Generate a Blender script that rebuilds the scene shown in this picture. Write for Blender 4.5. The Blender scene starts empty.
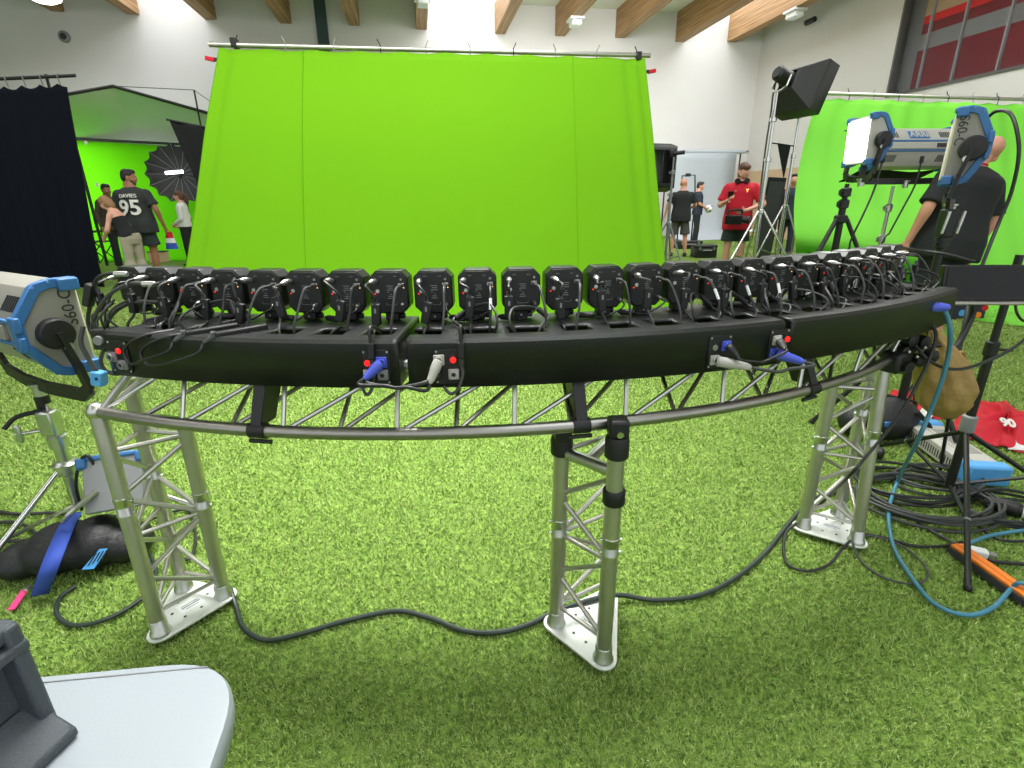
import bpy, bmesh, math, random
import numpy as np
from mathutils import Vector as V, Matrix as Mx
random.seed(7)
S = bpy.context.scene
COL = S.collection
PI = math.pi
R_ = math.radians

# ------------------------------------------------------------------ camera
CAM_H, TH, RO, FPX = 1.30, R_(19.5), R_(-0.7), 520.0
FW = V((0, math.cos(TH), -math.sin(TH)))
_u0 = V((0, math.sin(TH), math.cos(TH))); _r0 = V((1, 0, 0))
RT = _r0 * math.cos(RO) + _u0 * math.sin(RO)
UP = _u0 * math.cos(RO) - _r0 * math.sin(RO)
EYE = V((0, 0, CAM_H))
cd = bpy.data.cameras.new('camera'); cam = bpy.data.objects.new('camera', cd); COL.objects.link(cam)
cd.sensor_fit = 'HORIZONTAL'; cd.sensor_width = 36.0; cd.lens = 36.0 * FPX / 1024
cd.clip_start = 0.02; cd.clip_end = 200
mw = Mx((RT, UP, -FW)).transposed().to_4x4(); mw.translation = EYE
cam.matrix_world = mw
S.camera = cam


def ray(px, py): return FW + RT * ((px - 512) / FPX) - UP * ((py - 384) / FPX)
def P(px, py, z=0.0):                       # where the sight line meets height z
    d = ray(px, py); return EYE + d * ((z - CAM_H) / d.z)
def PY(px, py, y):                          # where it meets distance y
    d = ray(px, py); return EYE + d * (y / d.y)
YAW = R_(9.5)
DD = V((-math.sin(YAW), math.cos(YAW), 0))  # the hall's depth direction
RR = V((math.cos(YAW), math.sin(YAW), 0))   # the hall's width direction
def PD(px, py, c):                          # where it meets the hall plane at depth c
    d = ray(px, py); return EYE + d * (c / d.dot(DD))
def hall(u, w, z): return RR * u + DD * w + V((0, 0, z))
def huv(p): return p.dot(RR), p.dot(DD), p.z


# ------------------------------------------------------------------ materials
def lin(c): return tuple(((x / 255) / 12.92 if x / 255 <= .04045 else ((x / 255 + .055) / 1.055) ** 2.4) for x in c)
def mat(name, rgb, rough=.5, metal=0, var=0, vs=8, bump=0, bs=60, spec=.5, emit=None, es=1, sheen=0):
    m = bpy.data.materials.new(name); m.use_nodes = True
    nt = m.node_tree; b = nt.nodes['Principled BSDF']; L = nt.links.new
    c = lin(rgb) + (1,)
    b.inputs['Base Color'].default_value = c; b.inputs['Roughness'].default_value = rough
    b.inputs['Metallic'].default_value = metal; b.inputs['Specular IOR Level'].default_value = spec
    if sheen: b.inputs['Sheen Weight'].default_value = sheen
    tc = nt.nodes.new('ShaderNodeTexCoord')
    if var:
        n = nt.nodes.new('ShaderNodeTexNoise'); n.inputs['Scale'].default_value = vs; n.inputs['Detail'].default_value = 5
        mx = nt.nodes.new('ShaderNodeMix'); mx.data_type = 'RGBA'
        mx.inputs[6].default_value = tuple(x * (1 - var) for x in c[:3]) + (1,)
        mx.inputs[7].default_value = tuple(min(1, x * (1 + var)) for x in c[:3]) + (1,)
        L(tc.outputs['Object'], n.inputs['Vector']); L(n.outputs['Fac'], mx.inputs[0]); L(mx.outputs[2], b.inputs['Base Color'])
    if bump:
        n2 = nt.nodes.new('ShaderNodeTexNoise'); n2.inputs['Scale'].default_value = bs; n2.inputs['Detail'].default_value = 4
        bp = nt.nodes.new('ShaderNodeBump'); bp.inputs['Strength'].default_value = bump; bp.inputs['Distance'].default_value = .01
        L(tc.outputs['Object'], n2.inputs['Vector']); L(n2.outputs['Fac'], bp.inputs['Height']); L(bp.outputs['Normal'], b.inputs['Normal'])
    if emit:
        b.inputs['Emission Color'].default_value = lin(emit) + (1,); b.inputs['Emission Strength'].default_value = es
    return m
M = {}
M['alu'] = mat('brushed_aluminium', (196, 198, 192), .32, 1, .12, 30)
M['alu_dark'] = mat('worn_aluminium', (158, 155, 150), .36, 1, .15, 25)
M['alu_white'] = mat('matt_aluminium', (192, 190, 182), .36, .92, .10, 20)
M['plate'] = mat('base_plate_metal', (222, 226, 220), .45, .5, .08, 14)
M['chrome'] = mat('chrome', (215, 215, 215), .15, 1)
M['black'] = mat('black_paint', (17, 18, 18), .45, 0, .2, 20, .05, 200)
M['tray'] = mat('black_tray_paint', (20, 22, 21), .42, 0, .2, 9, .06, 250)
M['body'] = mat('black_camera_metal', (24, 26, 24), .33, .3, .1, 20)
M['panel'] = mat('dark_camera_panel', (21, 24, 20), .5, 0, .1, 20)
M['rubber'] = mat('black_rubber', (19, 19, 20), .5)
M['cable_grey'] = mat('grey_cable', (60, 62, 60), .5)
M['cable_blk'] = mat('black_cable', (30, 31, 31), .42)
M['cable_green'] = mat('dark_green_cable', (34, 46, 40), .45)
M['silver'] = mat('silver_plug', (190, 190, 186), .28, .9)
M['cream'] = mat('cream_metal', (140, 138, 130), .45)
M['grey_paint'] = mat('grey_paint', (176, 174, 166), .45, 0, .04, 10)
M['mid_grey'] = mat('mid_grey_plastic', (132, 134, 136), .45)
M['blue'] = mat('blue_plastic', (50, 104, 160), .42, 0, .06, 9)
M['blue_plug'] = mat('royal_blue_plastic', (72, 88, 196), .4)
M['blue_bright'] = mat('bright_blue_plastic', (84, 160, 222), .42)
M['teal_cable'] = mat('teal_cable', (62, 124, 148), .35)
M['red_lamp'] = mat('red_lamp_glow', (230, 20, 20), .3, emit=(255, 24, 20), es=2.2)
M['red_led'] = mat('red_status_glow', (230, 30, 20), .3, emit=(255, 40, 24), es=1.4)
M['amber_led'] = mat('amber_status_glow', (255, 200, 110), .3, emit=(255, 200, 120), es=1.6)
M['white_pl'] = mat('white_plastic', (228, 232, 232), .4, 0, .02, 8)
M['table'] = mat('white_table_plastic', (158, 166, 174), .42, 0, .02, 6, .04, 300)
M['case'] = mat('dark_grey_case_plastic', (70, 76, 82), .5, 0, .1, 12, .25, 350)
M['orange'] = mat('orange_plastic', (238, 128, 30), .4)
M['pink'] = mat('pink_webbing', (228, 50, 120), .6)
M['strap_blue'] = mat('blue_webbing', (48, 78, 176), .7, bump=.2, bs=300)
M['bag'] = mat('black_nylon', (22, 23, 26), .55, 0, .2, 14, .35, 60)
M['sand'] = mat('tan_sack_cloth', (150, 122, 66), .5, 0, .45, 12, .5, 40)
M['red_cloth'] = mat('red_jersey_cloth', (196, 16, 40), .75, 0, .08, 10, .2, 80)
M['black_cloth'] = mat('black_cloth', (24, 26, 28), .85, 0, .12, 12, .2, 60)
M['navy_drape'] = mat('black_drape_cloth', (20, 23, 32), .95, 0, .25, 40, .2, 90, spec=.1)
M['flag'] = mat('black_flag_cloth', (34, 36, 36), .9, 0, .1, 10, .15, 60, spec=.15)
M['softbox'] = mat('softbox_cloth', (44, 45, 46), .6, 0, .08, 10, .2, 50)
M['green'] = mat('green_screen_cloth', (102, 160, 18), .9, 0, .03, 1.2, .08, 40, spec=.12)
M['green2'] = mat('pale_green_screen_cloth', (106, 182, 58), .9, 0, .03, 1.2, .08, 40, spec=.12)
M['green3'] = mat('vivid_green_screen_cloth', (92, 190, 8), .9, 0, .02, 1.2, spec=.1)
M['silk'] = mat('white_silk', (226, 228, 226), .8, 0, .02, 2)
M['wall'] = mat('wall_plaster', (214, 212, 210), .85, 0, .035, 1.3, .05, 40)
M['wall_l'] = mat('wall_plaster_side', (208, 206, 202), .85, 0, .035, 1.3, .05, 40)
M['ceiling'] = mat('ceiling_board', (236, 236, 232), .8)
M['tan_panel'] = mat('tan_wall_board', (200, 172, 140), .7, 0, .05, 3)
M['teal_column'] = mat('dark_teal_metal', (34, 62, 58), .5)
M['paper'] = mat('grey_paper', (176, 182, 190), .85, 0, .02, 2)
M['glow'] = mat('lit_led_panel', (255, 255, 255), .4, emit=(250, 250, 255), es=14)
M['glow_soft'] = mat('lit_tube', (255, 255, 255), .4, emit=(255, 255, 255), es=6)
M['sky_glass'] = mat('skylight_glass', (255, 255, 255), .4, emit=(240, 248, 255), es=4.2)
M['diff'] = mat('diffuser_plastic', (226, 216, 198), .5)
M['skin'] = mat('skin', (206, 148, 122), .55, 0, .06, 12)
M['skin_pale'] = mat('pale_skin', (222, 166, 144), .55, 0, .06, 12)
M['skin_brown'] = mat('brown_skin', (158, 108, 80), .55, 0, .06, 12)
M['hair_dk'] = mat('dark_hair', (34, 26, 22), .6, 0, .2, 40, .4, 120)
M['hair_br'] = mat('brown_hair', (92, 60, 42), .6, 0, .25, 40, .4, 120)
M['hair_bl'] = mat('fair_hair', (150, 114, 78), .6, 0, .25, 40, .4, 120)
M['jersey'] = mat('charcoal_jersey', (44, 48, 48), .8, 0, .45, 9)
M['tee_black'] = mat('black_tee', (30, 33, 36), .85, 0, .12, 8)
M['red_tee'] = mat('red_tee', (196, 20, 46), .8, 0, .06, 8)
M['white_top'] = mat('white_top', (226, 224, 224), .8)
M['beige'] = mat('beige_trousers', (168, 160, 142), .85, 0, .06, 8)
M['shorts_grey'] = mat('grey_shorts', (72, 68, 66), .85)
M['shorts_green'] = mat('dark_green_shorts', (40, 54, 50), .8)
M['navy'] = mat('navy_cloth', (38, 46, 62), .85)
M['brown_cloth'] = mat('brown_cloth', (70, 58, 46), .85)
M['shoe'] = mat('dark_shoe', (36, 30, 30), .6)
M['white_txt'] = mat('white_print', (226, 226, 220), .7)
M['dark_txt'] = mat('dark_print', (40, 42, 44), .6)
M['blue_txt'] = mat('blue_print', (70, 150, 214), .6)
M['lip'] = mat('lips', (170, 92, 84), .5)
M['eye'] = mat('eye_white', (240, 240, 238), .3)
M['pupil'] = mat('pupil', (30, 24, 20), .3)
M['screen'] = mat('dark_screen', (17, 19, 21), .3, spec=.3)
M['crimson'] = mat('crimson_board', (118, 36, 46), .35, 0, .2, 2)
M['red_stripe'] = mat('red_stripe', (226, 40, 42), .4)


def glass_mat():
    m = bpy.data.materials.new('window_glass'); m.use_nodes = True
    nt = m.node_tree; b = nt.nodes['Principled BSDF']
    b.inputs['Base Color'].default_value = (.9, .9, .9, 1); b.inputs['Roughness'].default_value = .02
    b.inputs['Transmission Weight'].default_value = 1.0; b.inputs['Specular IOR Level'].default_value = .1; b.inputs['IOR'].default_value = 1.08
    return m
M['glass'] = glass_mat()


def wood_mat():
    m = bpy.data.materials.new('glulam_wood'); m.use_nodes = True
    nt = m.node_tree; b = nt.nodes['Principled BSDF']; L = nt.links.new
    tc = nt.nodes.new('ShaderNodeTexCoord'); mp = nt.nodes.new('ShaderNodeMapping')
    mp0 = nt.nodes.new('ShaderNodeMapping'); mp0.inputs['Rotation'].default_value = (0, 0, -YAW); mp.inputs['Scale'].default_value = (9, .35, 12)
    n = nt.nodes.new('ShaderNodeTexNoise'); n.inputs['Scale'].default_value = 2; n.inputs['Detail'].default_value = 6
    r = nt.nodes.new('ShaderNodeValToRGB')
    r.color_ramp.elements[0].color = lin((128, 92, 58)) + (1,); r.color_ramp.elements[0].position = .3
    r.color_ramp.elements[1].color = lin((196, 156, 106)) + (1,); r.color_ramp.elements[1].position = .72
    L(tc.outputs['Object'], mp0.inputs['Vector']); L(mp0.outputs['Vector'], mp.inputs['Vector']); L(mp.outputs['Vector'], n.inputs['Vector'])
    L(n.outputs['Fac'], r.inputs['Fac']); L(r.outputs['Color'], b.inputs['Base Color']); b.inputs['Roughness'].default_value = .6
    return m
M['wood'] = wood_mat()


def turf_mat(name, dark, light, scale):
    m = bpy.data.materials.new(name); m.use_nodes = True
    nt = m.node_tree; b = nt.nodes['Principled BSDF']; L = nt.links.new
    tc = nt.nodes.new('ShaderNodeTexCoord')
    n = nt.nodes.new('ShaderNodeTexNoise'); n.inputs['Scale'].default_value = scale; n.inputs['Detail'].default_value = 6
    n.inputs['Roughness'].default_value = .7
    r = nt.nodes.new('ShaderNodeValToRGB')
    r.color_ramp.elements[0].color = lin(dark) + (1,); r.color_ramp.elements[0].position = .36
    r.color_ramp.elements[1].color = lin(light) + (1,); r.color_ramp.elements[1].position = .66
    L(tc.outputs['Object'], n.inputs['Vector']); L(n.outputs['Fac'], r.inputs['Fac']); L(r.outputs['Color'], b.inputs['Base Color'])
    bp = nt.nodes.new('ShaderNodeBump'); bp.inputs['Strength'].default_value = .6; bp.inputs['Distance'].default_value = .02
    L(n.outputs['Fac'], bp.inputs['Height']); L(bp.outputs['Normal'], b.inputs['Normal'])
    b.inputs['Roughness'].default_value = .75; b.inputs['Specular IOR Level'].default_value = .2
    return m
M['turf'] = turf_mat('turf_base', (58, 88, 26), (140, 172, 76), 55)
M['blade'] = turf_mat('turf_blade', (108, 142, 62), (210, 228, 140), 80)


# ------------------------------------------------------------------ mesh builder
def frame(o, z=(0, 0, 1), x=None):
    """Matrix at o whose Z axis is z."""
    z = V(z).normalized()
    x = V(x) if x is not None else (V((1, 0, 0)) if abs(z.x) < .9 else V((0, 1, 0)))
    x = (x - z * x.dot(z)).normalized(); y = z.cross(x)
    m = Mx((x, y, z)).transposed().to_4x4(); m.translation = V(o); return m
def rotz(a, o=(0, 0, 0)):
    m = Mx.Rotation(a, 4, 'Z'); m.translation = V(o); return m
def spline(pts, k=6):
    pts = [V(p) for p in pts]
    if len(pts) < 3: return pts
    q = [pts[0] * 2 - pts[1]] + pts + [pts[-1] * 2 - pts[-2]]; out = []
    for i in range(1, len(q) - 2):
        a, b, c, d = q[i - 1:i + 3]
        for j in range(k):
            t = j / k
            out.append(.5 * ((2 * b) + (c - a) * t + (2 * a - 5 * b + 4 * c - d) * t * t + (3 * b - a - 3 * c + d) * t ** 3))
    out.append(pts[-1]); return out
def lerp(a, b, t): return a + (b - a) * t


class MB:
    def __init__(s, m=None): s.v = []; s.f = []; s.m = m
    def add(s, vs, fs):
        o = len(s.v); m = s.m
        s.v += [(m @ V(p) if m else V(p)) for p in vs]; s.f += [tuple(i + o for i in f) for f in fs]; return s
    def box(s, c, d, m=None):
        x, y, z = [k / 2 for k in d]; c = V(c)
        vs = [V((i * x, j * y, k * z)) for i in (-1, 1) for j in (-1, 1) for k in (-1, 1)]
        vs = [(m @ p if m else p) + c for p in vs]
        return s.add(vs, [(0, 1, 3, 2), (4, 6, 7, 5), (0, 4, 5, 1), (2, 3, 7, 6), (0, 2, 6, 4), (1, 5, 7, 3)])
    def bar(s, a, b, w, h, up=(0, 0, 1)):
        a, b = V(a), V(b); z = (b - a); x = V(up).cross(z)
        if x.length < 1e-6: x = V((1, 0, 0))
        m = frame((a + b) / 2, z, x)
        return s.box((0, 0, 0), (w, h, z.length), None) if False else s.add([m @ V((i * w / 2, j * h / 2, k * z.length / 2)) for i in (-1, 1) for j in (-1, 1) for k in (-1, 1)],
                     [(0, 1, 3, 2), (4, 6, 7, 5), (0, 4, 5, 1), (2, 3, 7, 6), (0, 2, 6, 4), (1, 5, 7, 3)])
    def rings(s, rs, cap=True, closed=False):
        n = len(rs[0]); vs = [p for r in rs for p in r]; fs = []
        K = len(rs)
        for i in range(K if closed else K - 1):
            i2 = (i + 1) % K
            for j in range(n):
                fs.append((i * n + j, i * n + (j + 1) % n, i2 * n + (j + 1) % n, i2 * n + j))
        if cap and not closed:
            fs.append(tuple(range(n - 1, -1, -1))); fs.append(tuple((K - 1) * n + j for j in range(n)))
        return s.add(vs, fs)
    def tube(s, pts, r, n=8, k=0, cap=True, closed=False):
        pts = spline(pts, k) if k else [V(p) for p in pts]
        K = len(pts); rs = r if isinstance(r, (list, tuple)) else None
        nrm = None; out = []
        for i in range(K):
            a = pts[i - 1] if (i or closed) else pts[i]; b = pts[(i + 1) % K] if (i < K - 1 or closed) else pts[i]
            t = (b - a).normalized() if (b - a).length > 1e-9 else V((0, 0, 1))
            if nrm is None: nrm = t.orthogonal().normalized()
            nrm = nrm - t * nrm.dot(t)
            nrm = nrm.normalized() if nrm.length > 1e-6 else t.orthogonal().normalized()
            bn = t.cross(nrm)
            if rs: f = i / max(1, K - 1) * (len(rs) - 1); i0 = min(int(f), len(rs) - 2); rr = lerp(rs[i0], rs[i0 + 1], f - i0)
            else: rr = r
            out.append([pts[i] + (nrm * math.cos(2 * PI * j / n) + bn * math.sin(2 * PI * j / n)) * rr for j in range(n)])
        return s.rings(out, cap, closed)
    def cyl(s, a, b, r, r2=None, n=16): return s.tube([a, b], [r, r if r2 is None else r2], n)
    def lathe(s, o, z, prof, n=20, x=None):
        m = frame(o, z, x)
        return s.rings([[m @ V((r * math.cos(2 * PI * j / n), r * math.sin(2 * PI * j / n), t)) for j in range(n)] for t, r in prof])
    def ball(s, c, r, n=16, k=10, m=None):
        r = r if isinstance(r, (tuple, list)) else (r, r, r); c = V(c)
        rs = []
        for i in range(1, k):
            a = PI * i / k
            q = [V((r[0] * math.sin(a) * math.cos(2 * PI * j / n), r[1] * math.sin(a) * math.sin(2 * PI * j / n), -r[2] * math.cos(a))) for j in range(n)]
            rs.append([(m @ p if m else p) + c for p in q])
        return s.rings(rs)
    def prism(s, poly, m, d):
        """polygon in the xy plane of m, from z = 0 to d"""
        return s.rings([[m @ V((x, y, 0)) for x, y in poly], [m @ V((x, y, d)) for x, y in poly]])
    def grid(s, fn, nu, nv):
        vs = [fn(i / nu, j / nv) for j in range(nv + 1) for i in range(nu + 1)]
        return s.add(vs, [(j * (nu + 1) + i, j * (nu + 1) + i + 1, (j + 1) * (nu + 1) + i + 1, (j + 1) * (nu + 1) + i) for j in range(nv) for i in range(nu)])
    def build(s, name, m, parent=None, bevel=0, thick=0, ang=38, remesh=0, smooth=0, seg=2):
        me = bpy.data.meshes.new(name)
        off = V((0, 0, 0)); q = parent
        while q: off = off + q.location; q = q.parent
        if parent is None:
            xs = [p.x for p in s.v]; ys = [p.y for p in s.v]; zs = [p.z for p in s.v]
            off = V(((min(xs) + max(xs)) / 2, (min(ys) + max(ys)) / 2, min(zs)))
        me.from_pydata([p - off for p in s.v], [], s.f); me.update()
        bm = bmesh.new(); bm.from_mesh(me); bmesh.ops.recalc_face_normals(bm, faces=bm.faces); bm.to_mesh(me); bm.free()
        me.materials.append(M[m] if isinstance(m, str) else m)
        for p in me.polygons: p.use_smooth = True
        o = bpy.data.objects.new(name, me); COL.objects.link(o)
        if parent: o.parent = parent
        else: o.location = off
        if remesh:
            md = o.modifiers.new('r', 'REMESH'); md.mode = 'VOXEL'; md.voxel_size = remesh; md.use_smooth_shade = True
            if smooth: md = o.modifiers.new('s', 'SMOOTH'); md.factor = .5; md.iterations = smooth
            bake(o)
        else:
            me.set_sharp_from_angle(angle=R_(ang))
            if thick: md = o.modifiers.new('t', 'SOLIDIFY'); md.thickness = thick; md.offset = 0
            if bevel: md = o.modifiers.new('b', 'BEVEL'); md.width = bevel; md.segments = seg; md.limit_method = 'ANGLE'; md.angle_limit = R_(40); md.harden_normals = False
        return o
def bake(o):
    dg = bpy.context.evaluated_depsgraph_get(); dg.update()
    me = bpy.data.meshes.new_from_object(o.evaluated_get(dg)); old = o.data; o.modifiers.clear(); o.data = me
    bpy.data.meshes.remove(old)
    for p in me.polygons: p.use_smooth = True

def tag(o, label, cat, group=None, kind=None):
    o['label'] = label; o['category'] = cat
    if group: o['group'] = group
    if kind: o['kind'] = kind
    return o
def thing(name, label, cat, loc=(0, 0, 0), group=None):
    o = bpy.data.objects.new(name, None); COL.objects.link(o); o.location = V(loc); o.empty_display_size = .1
    return tag(o, label, cat, group)
def structure(o): o['kind'] = 'structure'; return o
def kids(o): return [c for c in COL.objects if c.parent is o]
def copy_tree(o, parent=None):
    c = o.copy(); COL.objects.link(c)
    if parent: c.parent = parent
    for ch in list(o.children): copy_tree(ch, c)
    return c
ORD = 'first second third fourth fifth sixth seventh eighth ninth tenth eleventh twelfth thirteenth fourteenth fifteenth sixteenth seventeenth eighteenth nineteenth twentieth twenty-first twenty-second twenty-third twenty-fourth'.split()

def text_mesh(name, s, size, m, mt, parent, depth=.0012, bend=None, bold=0, shear=0):
    """Lettering lying in the xy plane of matrix m, centred."""
    cu = bpy.data.curves.new('t', 'FONT'); cu.body = s; cu.size = size; cu.align_x = 'CENTER'; cu.align_y = 'CENTER'; cu.extrude = depth; cu.offset = bold; cu.shear = shear
    o = bpy.data.objects.new('t', cu); COL.objects.link(o)
    dg = bpy.context.evaluated_depsgraph_get(); dg.update()
    me = bpy.data.meshes.new_from_object(o.evaluated_get(dg)); bpy.data.objects.remove(o)
    off = V((0, 0, 0)); q = parent
    while q: off = off + q.location; q = q.parent
    for v in me.vertices:
        c = v.co.copy()
        if bend: c.z += bend(c.x, c.y)
        v.co = m @ c - off
    me.name = name; me.materials.clear(); me.materials.append(M[mt]); ob = bpy.data.objects.new(name, me); COL.objects.link(ob); ob.parent = parent
    return ob
# ================================================================== the hall
WB = 18.3                                   # depth of the back wall
UC = huv(PD(757, 80, WB))[0]                # the corner with the right wall
UL = -24.0; ZC = 6.85; WF = -4.0
def PU(px, py, u):
    d = ray(px, py); return EYE + d * ((u - EYE.dot(RR)) / d.dot(RR))
def hbox(mb, u0, u1, w0, w1, z0, z1):
    return mb.add([hall(u, w, z) for u in (u0, u1) for w in (w0, w1) for z in (z0, z1)],
                  [(0, 1, 3, 2), (4, 6, 7, 5), (0, 4, 5, 1), (2, 3, 7, 6), (0, 2, 6, 4), (1, 5, 7, 3)])
structure(hbox(MB(), UL, UC + .2, WF, WB + .2, -.15, 0).build('floor', 'turf'))
structure(hbox(MB(), UL, UC + .25, WB, WB + .25, 0, ZC + .3).build('wall_back', 'wall'))
structure(hbox(MB(), UL - .25, UL, WF, WB, 0, ZC + .3).build('wall_left', 'wall'))

# right wall with the gallery window let into it
wl = PU(886, 98, UC); wz = huv(wl)[2]; ww1 = huv(wl)[1]; ww0 = 4.0
wr = MB()
hbox(wr, UC, UC + .25, ww1, WB, 0, ZC + .3); hbox(wr, UC, UC + .25, ww0, ww1, 0, wz); hbox(wr, UC, UC + .25, WF, ww0, 0, ZC + .3)
structure(wr.build('wall_right', 'wall_l'))
zt = ZC + .2
wf = MB()
hbox(wf, UC - .03, UC + .2, ww1 - .05, ww1, wz, zt); hbox(wf, UC - .03, UC + .2, ww0, ww0 + .1, wz, zt); hbox(wf, UC - .03, UC + .2, ww0 + .1, ww1 - .1, wz, wz + .06)
win = structure(wf.build('window_1', mat('window_frame_grey', (84, 84, 82), .4)))
hbox(MB(), UC + .02, UC + .03, ww0 + .1, ww1 - .1, wz + .06, zt).build('pane', 'glass', win)
for k, px in enumerate((918, 950, 993)):
    p = huv(PU(px, 80, UC))[1]
    hbox(MB(), UC - .01, UC + .06, p - .013, p + .013, wz + .06, zt).build('mullion', 'mid_grey', win)
lv = [(wz - .1, None)]
def zat(px, py): return huv(PU(px, py, UC + .25))[2]
zs = [wz - .6, zat(915, 52), zat(915, 37), zat(916, 27), zat(918, 19), zt + 1.5]
for a, b, c in ((0, 1, M['crimson']), (1, 2, M['mid_grey']), (2, 3, M['crimson']), (3, 4, M['red_stripe']), (4, 5, M['tan_panel'])):
    hbox(MB(), UC + .28, UC + .34, ww0 - 3, ww1 - .35, zs[a], zs[b]).build('gallery_band', c, win)
hbox(MB(), UC + .28, UC + .34, ww1 - .35, ww1 + 2, wz - .6, zt + 1.5).build('gallery_reveal', 'mid_grey', win)

# ceiling boards between the beams, one bay glazed
tips = [(65, 12), (140, 15), (217, 20), (292, 24), (360, 26), (427, 30), (495, 34), (555, 36), (615, 38), (675, 42), (727, 42)]
bu = []
for k, t in enumerate(tips):
    u, w, z = huv(PD(t[0], t[1], WB)); bu.append((u + (-.16 if k < 6 else .16), z))
zb = sum(z for u, z in bu) / len(bu)
sp = (bu[-1][0] - bu[0][0]) / (len(bu) - 1)
for k, (u, z) in enumerate(bu):
    o = structure(hbox(MB(), u - .16, u + .16, WF, WB, z, ZC).build('trim_%d' % (k + 1), 'wood', bevel=.01, seg=1))
ce = MB(); edges = [UL] + [u for u, z in bu] + [UC + .25]
gl = MB()
for k in range(len(edges) - 1):
    if k in (2, 6, 10): hbox(gl, edges[k], edges[k + 1], WF, WB, ZC + .2, ZC + .25)
    else: hbox(ce, edges[k], edges[k + 1], WF, WB, ZC, ZC + .25)
structure(ce.build('ceiling', 'ceiling')); structure(gl.build('window_2', 'sky_glass'))

# low boarding and a pipe column on the back wall
a = huv(PD(744, 172, WB)); b = huv(PD(757, 172, WB))
structure(hbox(MB(), a[0], UC, WB - .04, WB, 0, a[2]).build('trim_20', 'tan_panel'))
b0 = huv(PU(800, 165, UC))
structure(hbox(MB(), UC - .04, UC, b0[1], WB - .04, 0, a[2]).build('trim_21', 'tan_panel'))
a = huv(PD(316, 20, WB)); b = huv(PD(327, 20, WB))
o = structure(hbox(MB(), a[0], b[0], WB - .12, WB, 0, ZC).build('trim_22', 'teal_column'))
# a service rail across the back wall
a = huv(PD(640, 151, WB)); b = huv(PD(757, 150, WB))
structure(MB().cyl(hall(a[0] - 3, WB - .05, a[2]), hall(UC, WB - .05, a[2]), .03, n=8).build('trim_23', 'mid_grey'))

# small fittings
def fitting(name, px, py, w, label, cat, parts):
    p = PD(px, py, w); t = thing(name, label, cat, p); parts(t, p); return t
def _bell(t, p):
    fr = frame(p, -DD)
    MB(fr).lathe((0, 0, 0), (0, 0, 1), [(0, .14), (.06, .14), (.08, .11)], 20).build('housing', 'mid_grey', t)
    MB(fr).lathe((0, 0, .08), (0, 0, 1), [(0, .08), (.02, .07)], 16).build('grille', 'dark_txt', t)
fitting('wall_sounder', 65, 37, WB, 'small round grey sounder high on the wall above the black drape', 'alarm', _bell)
def _cctv(t, p):
    d = -RR
    MB().cyl(p, p + d * .25, .03).build('bracket', 'white_pl', t)
    MB().cyl(p + d * .25 + DD * .12, p + d * .25 - DD * .22, .075).build('camera_body', 'rubber', t)
p = PU(817, 22, UC); t = thing('security_camera', 'small dark security camera high on the right-hand wall', 'camera', p); _cctv(t, p)
def beam_lamp(k, w, label):
    u, z = bu[k]; c = hall(u, w, z)
    t = thing('emergency_light', label, 'light', c - V((0, 0, .2)))
    hbox(MB(), u - .2, u + .2, w - .25, w + .25, z - .06, z - .002).build('mount_plate', 'white_pl', t, bevel=.01)
    hbox(MB(), u - .14, u + .14, w - .2, w + .2, z - .2, z - .06).build('lamp_housing', 'white_pl', t, bevel=.03)
beam_lamp(5, 15.6, 'white emergency light under the beam above the middle of the large green screen')
beam_lamp(7, 16.6, 'white emergency light under a beam near the right end of the large green screen')
beam_lamp(10, 15.2, 'white emergency light under the pale rightmost beam')
p = PD(45, 2, 16); t = thing('ceiling_lamp', 'round white lamp under the ceiling above the black drape', 'light', p)
MB().lathe(p, (0, 0, 1), [(0, .2), (.06, .32), (.12, .34)], 24).build('lamp_diffuser', 'glow_soft', t)
MB().lathe(p, (0, 0, 1), [(.12, .36), (.2, .36), (.22, .1), (ZC - p.z, .1)], 24).build('lamp_housing', 'white_pl', t)

# ------------------------------------------------------------------ turf pile
def turf():
    rng = np.random.default_rng(3)
    N = 520000
    # denser near the viewer: sample distance with a falling density
    r = .42 + 9.0 * rng.random(N) ** 1.7
    a = (rng.random(N) - .5) * 2.3
    x = r * np.sin(a); y = r * np.cos(a)
    h = (.008 + .010 * rng.random(N)) * (1 + .12 * (r - 1)); w = (.0012 + .0009 * rng.random(N)) * (1 + .55 * np.clip(r - 1, 0, 9))
    t = rng.random(N) * 2 * PI; le = rng.random(N) * .8 + .25; ld = rng.random(N) * 2 * PI
    v = np.zeros((N, 3, 3))
    dx, dy = np.cos(t) * w, np.sin(t) * w
    v[:, 0] = np.c_[x - dx, y - dy, np.zeros(N)]; v[:, 1] = np.c_[x + dx, y + dy, np.zeros(N)]
    v[:, 2] = np.c_[x + np.cos(ld) * le * h, y + np.sin(ld) * le * h, h]
    me = bpy.data.meshes.new('turf_grass')
    me.vertices.add(3 * N); me.vertices.foreach_set('co', v.reshape(-1))
    me.loops.add(3 * N); me.loops.foreach_set('vertex_index', np.arange(3 * N, dtype=np.int32))
    me.polygons.add(N); me.polygons.foreach_set('loop_start', np.arange(0, 3 * N, 3, dtype=np.int32))
    me.update(calc_edges=True); me.validate()
    me.materials.append(M['blade']); o = bpy.data.objects.new('turf_grass', me); COL.objects.link(o)
    tag(o, 'short green blades of the artificial turf', 'grass', kind='stuff')
turf()

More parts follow.
